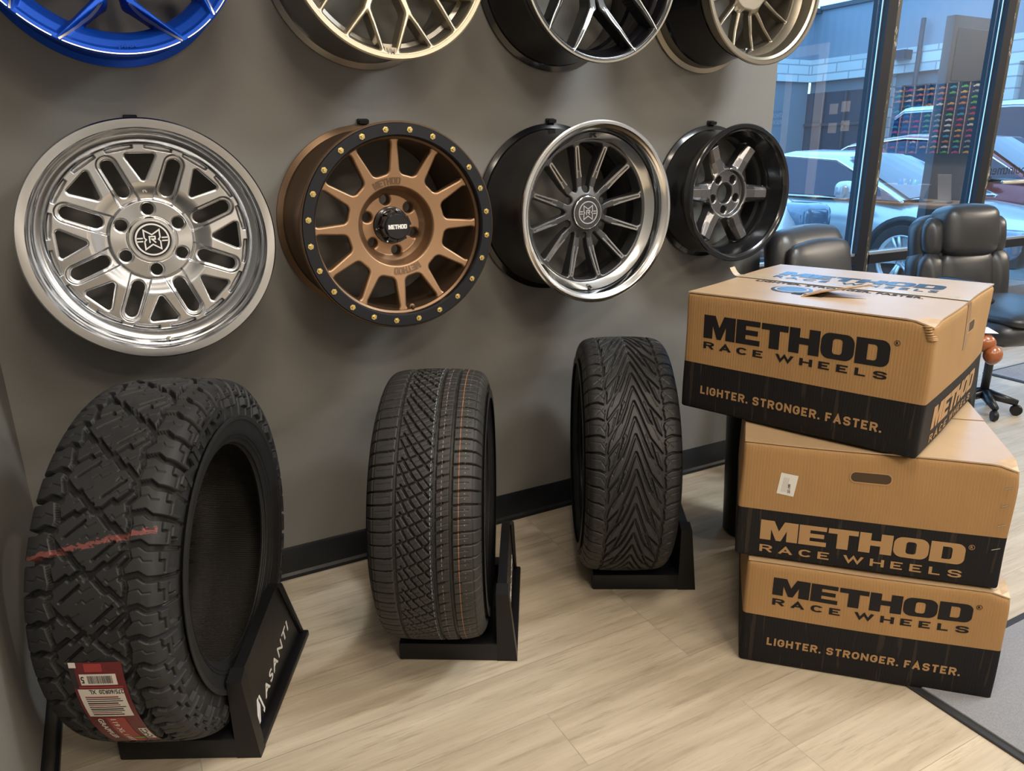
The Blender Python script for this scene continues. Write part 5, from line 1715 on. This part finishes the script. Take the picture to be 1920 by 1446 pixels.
suv_prof = [(0, .62, .70, .30), (.05, .74, .84, .24), (.25, .93, .92, .22), (.6, 1.02, .96, .22), (1.25, 1.10, .97, .24), (2.5, 1.10, .97, .26), (4.2, 1.12, .96, .28), (4.7, 1.08, .90, .34), (4.8, .9, .84, .4)]
suv_green = [(1.15, 1.12, .84, .80), (1.95, 1.64, .90, .68), (3.0, 1.70, .90, .70), (4.0, 1.64, .88, .68), (4.6, 1.15, .80, .68)]
car('parked_suv', (4.28, 4.18, GZ), 0, 'pale silver sport utility car seen nose first behind the dark six spoke wheel', M_wpaint, 4.8, 1.94, suv_prof, 1.06, suv_green, .37, (.95, 3.85))
cp_prof = [(0, .48, .62, .24), (.06, .58, .80, .20), (.3, .68, .87, .18), (.8, .78, .89, .18), (1.45, .86, .89, .18), (2.6, .88, .89, .20), (3.9, .92, .90, .22), (4.3, .86, .84, .28), (4.42, .7, .76, .36)]
cp_green = [(1.12, .88, .78, .72), (2.02, 1.27, .82, .56), (2.7, 1.31, .82, .56), (3.5, 1.18, .80, .52), (4.15, .92, .72, .50)]
car('parked_coupe', (7.30, 3.42, GZ), 0, 'low silver coupe parked nose in behind the first window mullion', M_silver, 4.4, 1.8, cp_prof, .86, cp_green, .335, (.95, 3.35))
rd_prof = [(0, .55, .66, .26), (.06, .66, .82, .22), (.3, .78, .88, .2), (.9, .90, .9, .2), (1.5, .97, .9, .2), (2.8, .99, .9, .22), (4.2, 1.02, .9, .24), (4.6, .98, .84, .3), (4.75, .8, .78, .4)]
rd_green = [(1.2, .98, .80, .74), (2.05, 1.45, .84, .60), (2.9, 1.50, .84, .60), (3.8, 1.40, .82, .56), (4.55, 1.04, .74, .54)]
car('parked_sedan', (10.1, 3.75, GZ), 0, 'dark red sedan parked beyond the silver coupe', M_redp, 4.7, 1.8, rd_prof, .96, rd_green, .34, (.95, 3.75))
vn_prof = [(0, .7, .8, .3), (.1, .95, .92, .28), (.8, 1.12, .98, .26), (1.2, 1.2, .98, .26), (5.0, 1.22, .98, .28), (5.1, 1.1, .95, .34)]
vn_green = [(.85, 1.18, .94, .90), (1.7, 1.98, .96, .86), (3.0, 2.05, .96, .86), (4.9, 2.03, .96, .86), (5.08, 1.9, .94, .86)]
car('parked_van', (14.0, 4.4, GZ), 0, 'white van parked farthest right beyond the dark red sedan', M_vanw, 5.1, 1.96, vn_prof, 1.2, vn_green, .36, (1.0, 4.1), cat='van')
# ---- tall dark panel standing just outside the glass
M_panel = mat('dark_grey_panel', (0.028, 0.033, 0.040), 0.5)
M_paneld = mat('charcoal_inset', (0.025, 0.028, 0.034), 0.35)
pn = empty('display_panel', (5.03, 3.17, -.03), label='tall dark grey panel with darker inset standing just outside the glass', cat='panel')
MB().rbox(-.24, .30, -.03, .03, 0, 2.10, .006, 2).build('board', M_panel, pn, angle=40)
MB().rbox(-.20, .26, -.036, -.028, 1.72, 2.03, .004, 1).build('inset', M_paneld, pn, angle=40)
MB().box(-.30, .34, -.20, .20, 0.0, .03).build('foot', M_panel, pn)
# ------------------------------------------------------------------ right side of the room, seen mirrored in the glass
M_shelfw = mat('pale_shelf_wood', (0.62, 0.42, 0.30), 0.45)
M_backing = mat('shelf_backing', (0.05, 0.05, 0.055), 0.6)
SY0, SY1, SZ0, SZ1 = -.20, .90, 1.22, 1.92
NCOL, NROW = 9, 13
sh = empty('model_shelf', (XR, (SY0 + SY1) / 2, SZ0), label='grid shelf of tiny model cars on the right wall, mirrored in the glass', cat='shelf')
cy_ = (SY0 + SY1) / 2
cw = (SY1 - SY0) / NCOL; rh = (SZ1 - SZ0) / NROW
MB().box(-.008, -.001, SY0 - cy_, SY1 - cy_, 0, SZ1 - SZ0).build('backing', M_backing, sh)
for k in range(NCOL + 1):
    y = SY0 + k * cw - cy_
    MB().box(-.062, -.008, y - .005, y + .005, 0, SZ1 - SZ0).build('divider', M_shelfw, sh)
for k in range(NROW + 1):
    MB().box(-.060, -.008, SY0 - cy_, SY1 - cy_, k * rh - .0015, k * rh + .0015).build('shelf_board', M_backing, sh)
tc_cols = [((.75, .75, .74), .3), ((.6, .03, .04), .28), ((.03, .12, .55), .28), ((.75, .45, .03), .28), ((.03, .03, .035), .25), ((.15, .5, .08), .28), ((.65, .05, .25), .28), ((.05, .40, .60), .28), ((.7, .22, .03), .28), ((.35, .36, .38), .28)]
tc_m = [mat('toy_paint', c, r, coat=.5) for c, r in tc_cols]
tc_n = ['white', 'red', 'blue', 'yellow', 'black', 'green', 'pink', 'light blue', 'orange', 'grey']
def toy_mesh(m):
    s = [(-.036, .006), (-.037, .012), (-.030, .016), (-.016, .018), (-.006, .027), (.012, .027), (.024, .019), (.035, .017), (.037, .010), (.036, .006)]
    mb = MB().prism(s, -.015, .015, lambda a, b, h: (h, a, b))
    for y in (-.022, .022):
        for x in (-.016, .016): mb.lathe([(.0001, -.003), (.006, -.003), (.006, .003), (.0001, .003)], 10, T(x, y, .006) @ RY(PI / 2))
    me = mb.build('toy_car', m)
    return me
protos = [toy_mesh(m) for m in tc_m]
used = [0] * len(protos)
for r in range(NROW):
    for c in range(NCOL):
        q = random.randrange(len(protos))
        o = protos[q] if not used[q] else protos[q].copy()
        if used[q]: COL.objects.link(o)
        used[q] += 1
        o.location = (XR - .034, SY0 + (c + .5) * cw, SZ0 + r * rh + .0016)
        tag(o, 'tiny %s model car standing in a cell of the grid shelf' % tc_n[q], 'toy car', '%s model cars in the grid shelf' % tc_n[q])
for q, u in enumerate(used):
    if not u: bpy.data.objects.remove(protos[q])
# table under it
M_tabw = mat('pale_table_wood', (0.66, 0.52, 0.38), 0.4, noise=(12, .1))
tb = empty('table', (7.55, .35, 0), label='pale wooden table under the grid shelf, mirrored in the glass', cat='table')
MB().rbox(-.40, .44, -.68, .76, .705, .745, .005, 2).build('table_top', M_tabw, tb, angle=40)
for x in (-.34, .38):
    for y in (-.62, .60): MB().tube([(x, y, 0), (x, y, .705)], .025, 10).build('leg', M_legm, tb, True)
M_tub = mat('white_tub', (0.74, 0.72, 0.72), 0.4)
bk = empty('basket', (7.45, .42, .7455), label='white oblong tub of supplies on the table, mirrored in the glass', cat='basket')
mb = MB()
def ringpts(sx, sy, z, n=28): return [(sx * math.copysign(abs(math.cos(t)) ** .6, math.cos(t)), sy * math.copysign(abs(math.sin(t)) ** .6, math.sin(t)), z) for t in np.linspace(0, 2 * PI, n, endpoint=False)]
rings = [ringpts(.11, .20, 0), ringpts(.135, .245, .165), ringpts(.15, .26, .168), ringpts(.15, .26, .176), ringpts(.125, .235, .174), ringpts(.10, .19, .01)]
k = 28
mb.add([p for r in rings for p in r], [(i * k + j, i * k + (j + 1) % k, (i + 1) * k + (j + 1) % k, (i + 1) * k + j) for i in range(5) for j in range(k)] + [tuple(range(k - 1, -1, -1)), tuple(range(5 * k, 6 * k))])
mb.build('tub', M_tub, bk, angle=45)
for (x, y, m, nm, tl) in ((.0, -.10, M_tabw, 'wooden stick', .5), (.03, .05, tc_m[4], 'black bottle', .0), (-.03, .12, tc_m[5], 'green bottle', .15), (.02, -.02, tc_m[2], 'blue bottle', -.2)):
    o = MB().tube([(0, 0, .0), (tl * .16, tl * .1, .21)], .012 if 'stick' in nm else .028, 10).build(nm.replace(' ', '_'), m, None, True)
    o.location = (7.45 + x, .42 + y, .758)
    tag(o, '%s sticking out of the white tub on the table' % nm, 'stick' if 'stick' in nm else 'bottle')
br = empty('brochure_holder', (7.5, .86, .7455), (math.radians(0), 0, math.radians(90)), 'white slanted display card in a stand on the table, mirrored in the glass', 'sign')
MB().box(-.07, .07, -.003, .003, .02, .29, RX(math.radians(-14))).build('card', M_white, br)
MB().box(-.06, .06, -.0045, -.003, .15, .28, RX(math.radians(-14))).build('picture', M_trimb, br)
for x in (-.045, 0, .045): MB().box(x - .010, x + .010, -.0045, -.003, .07, .09, RX(math.radians(-14))).build('icon', M_trimb, br)
MB().box(-.075, .075, -.02, .09, 0, .02).build('foot', M_white, br)
M_clear = mat('clear_plastic', (0.75, 0.78, 0.80), 0.08, spec=.8)
M_clear.node_tree.nodes['Principled BSDF'].inputs['Transmission Weight'].default_value = .8
gl = empty('pitcher', (7.55, 1.10 - .06, .7455), label='clear plastic pitcher on the table end, mirrored in the glass', cat='pitcher')
MB().lathe([(.0001, 0), (.05, 0), (.06, .16), (.056, .16), (.047, .006), (.0001, .006)], 28).build('jug', M_clear, gl, True)
MB().tube([(.055, 0, .13), (.09, 0, .12), (.09, 0, .05), (.052, 0, .03)], .006, 8).build('handle', M_clear, gl, True)
# sheets of paper pinned up beside the shelf
for k, (y, z) in enumerate(((-1.03, 1.74), (-.86, 1.76), (-1.02, 1.52), (-.84, 1.54))):
    o = MB().box(-.004, -.001, -.06, .06, -.06, .06).build('wall_notice', M_white)
    o.location = (XR, y, z)
    tag(o, ['white paper notice, upper one nearer the door, mirrored in the glass', 'white paper notice, upper one nearer the toy shelf, mirrored in the glass', 'white paper notice, lower one nearer the door, mirrored in the glass', 'white paper notice, lower one nearer the toy shelf, mirrored in the glass'][k], 'notice', 'paper notices on the right wall')
# white framed door with a sign further along the same wall
dr = struct(empty('door_9', (XR, -1.75, 0)))
M_door = mat('door_white', (0.80, 0.80, 0.82), 0.45)
for y0, y1, z0, z1 in ((-.56, -.44, 0, 2.50), (.44, .56, 0, 2.50), (-.44, .44, 2.38, 2.50)):
    MB().box(-.03, 0, y0, y1, z0, z1).build('door_frame', M_door, dr)
MB().box(-.012, -.001, -.44, .44, 0, 2.38).build('door_leaf', mat('door_grey', (0.30, 0.30, 0.32), .5), dr)
MB().box(-.022, -.010, -.06, .04, 0.2, 2.2).build('door_stile', M_door, dr)
sg = empty('door_sign', (XR - .0125, -1.93, 1.56), label='dark sign with white capital letters on the door, mirrored in the glass', cat='sign')
MB().box(-.006, 0, -.20, .20, 0, .20).build('plate', mat('sign_brown', (.06, .02, .025), .5), sg)
for s, z in (('AUTHORIZED', .115), ('PERSONNEL', .030)):
    V, F = extr(flat_fit(text_flat(s, 1, .03), -.18, .18, z, z + .055), .0065, .0075, lambda a, b, h: (-h, -a, b))
    mesh('lettering', V, F, M_white, sg)
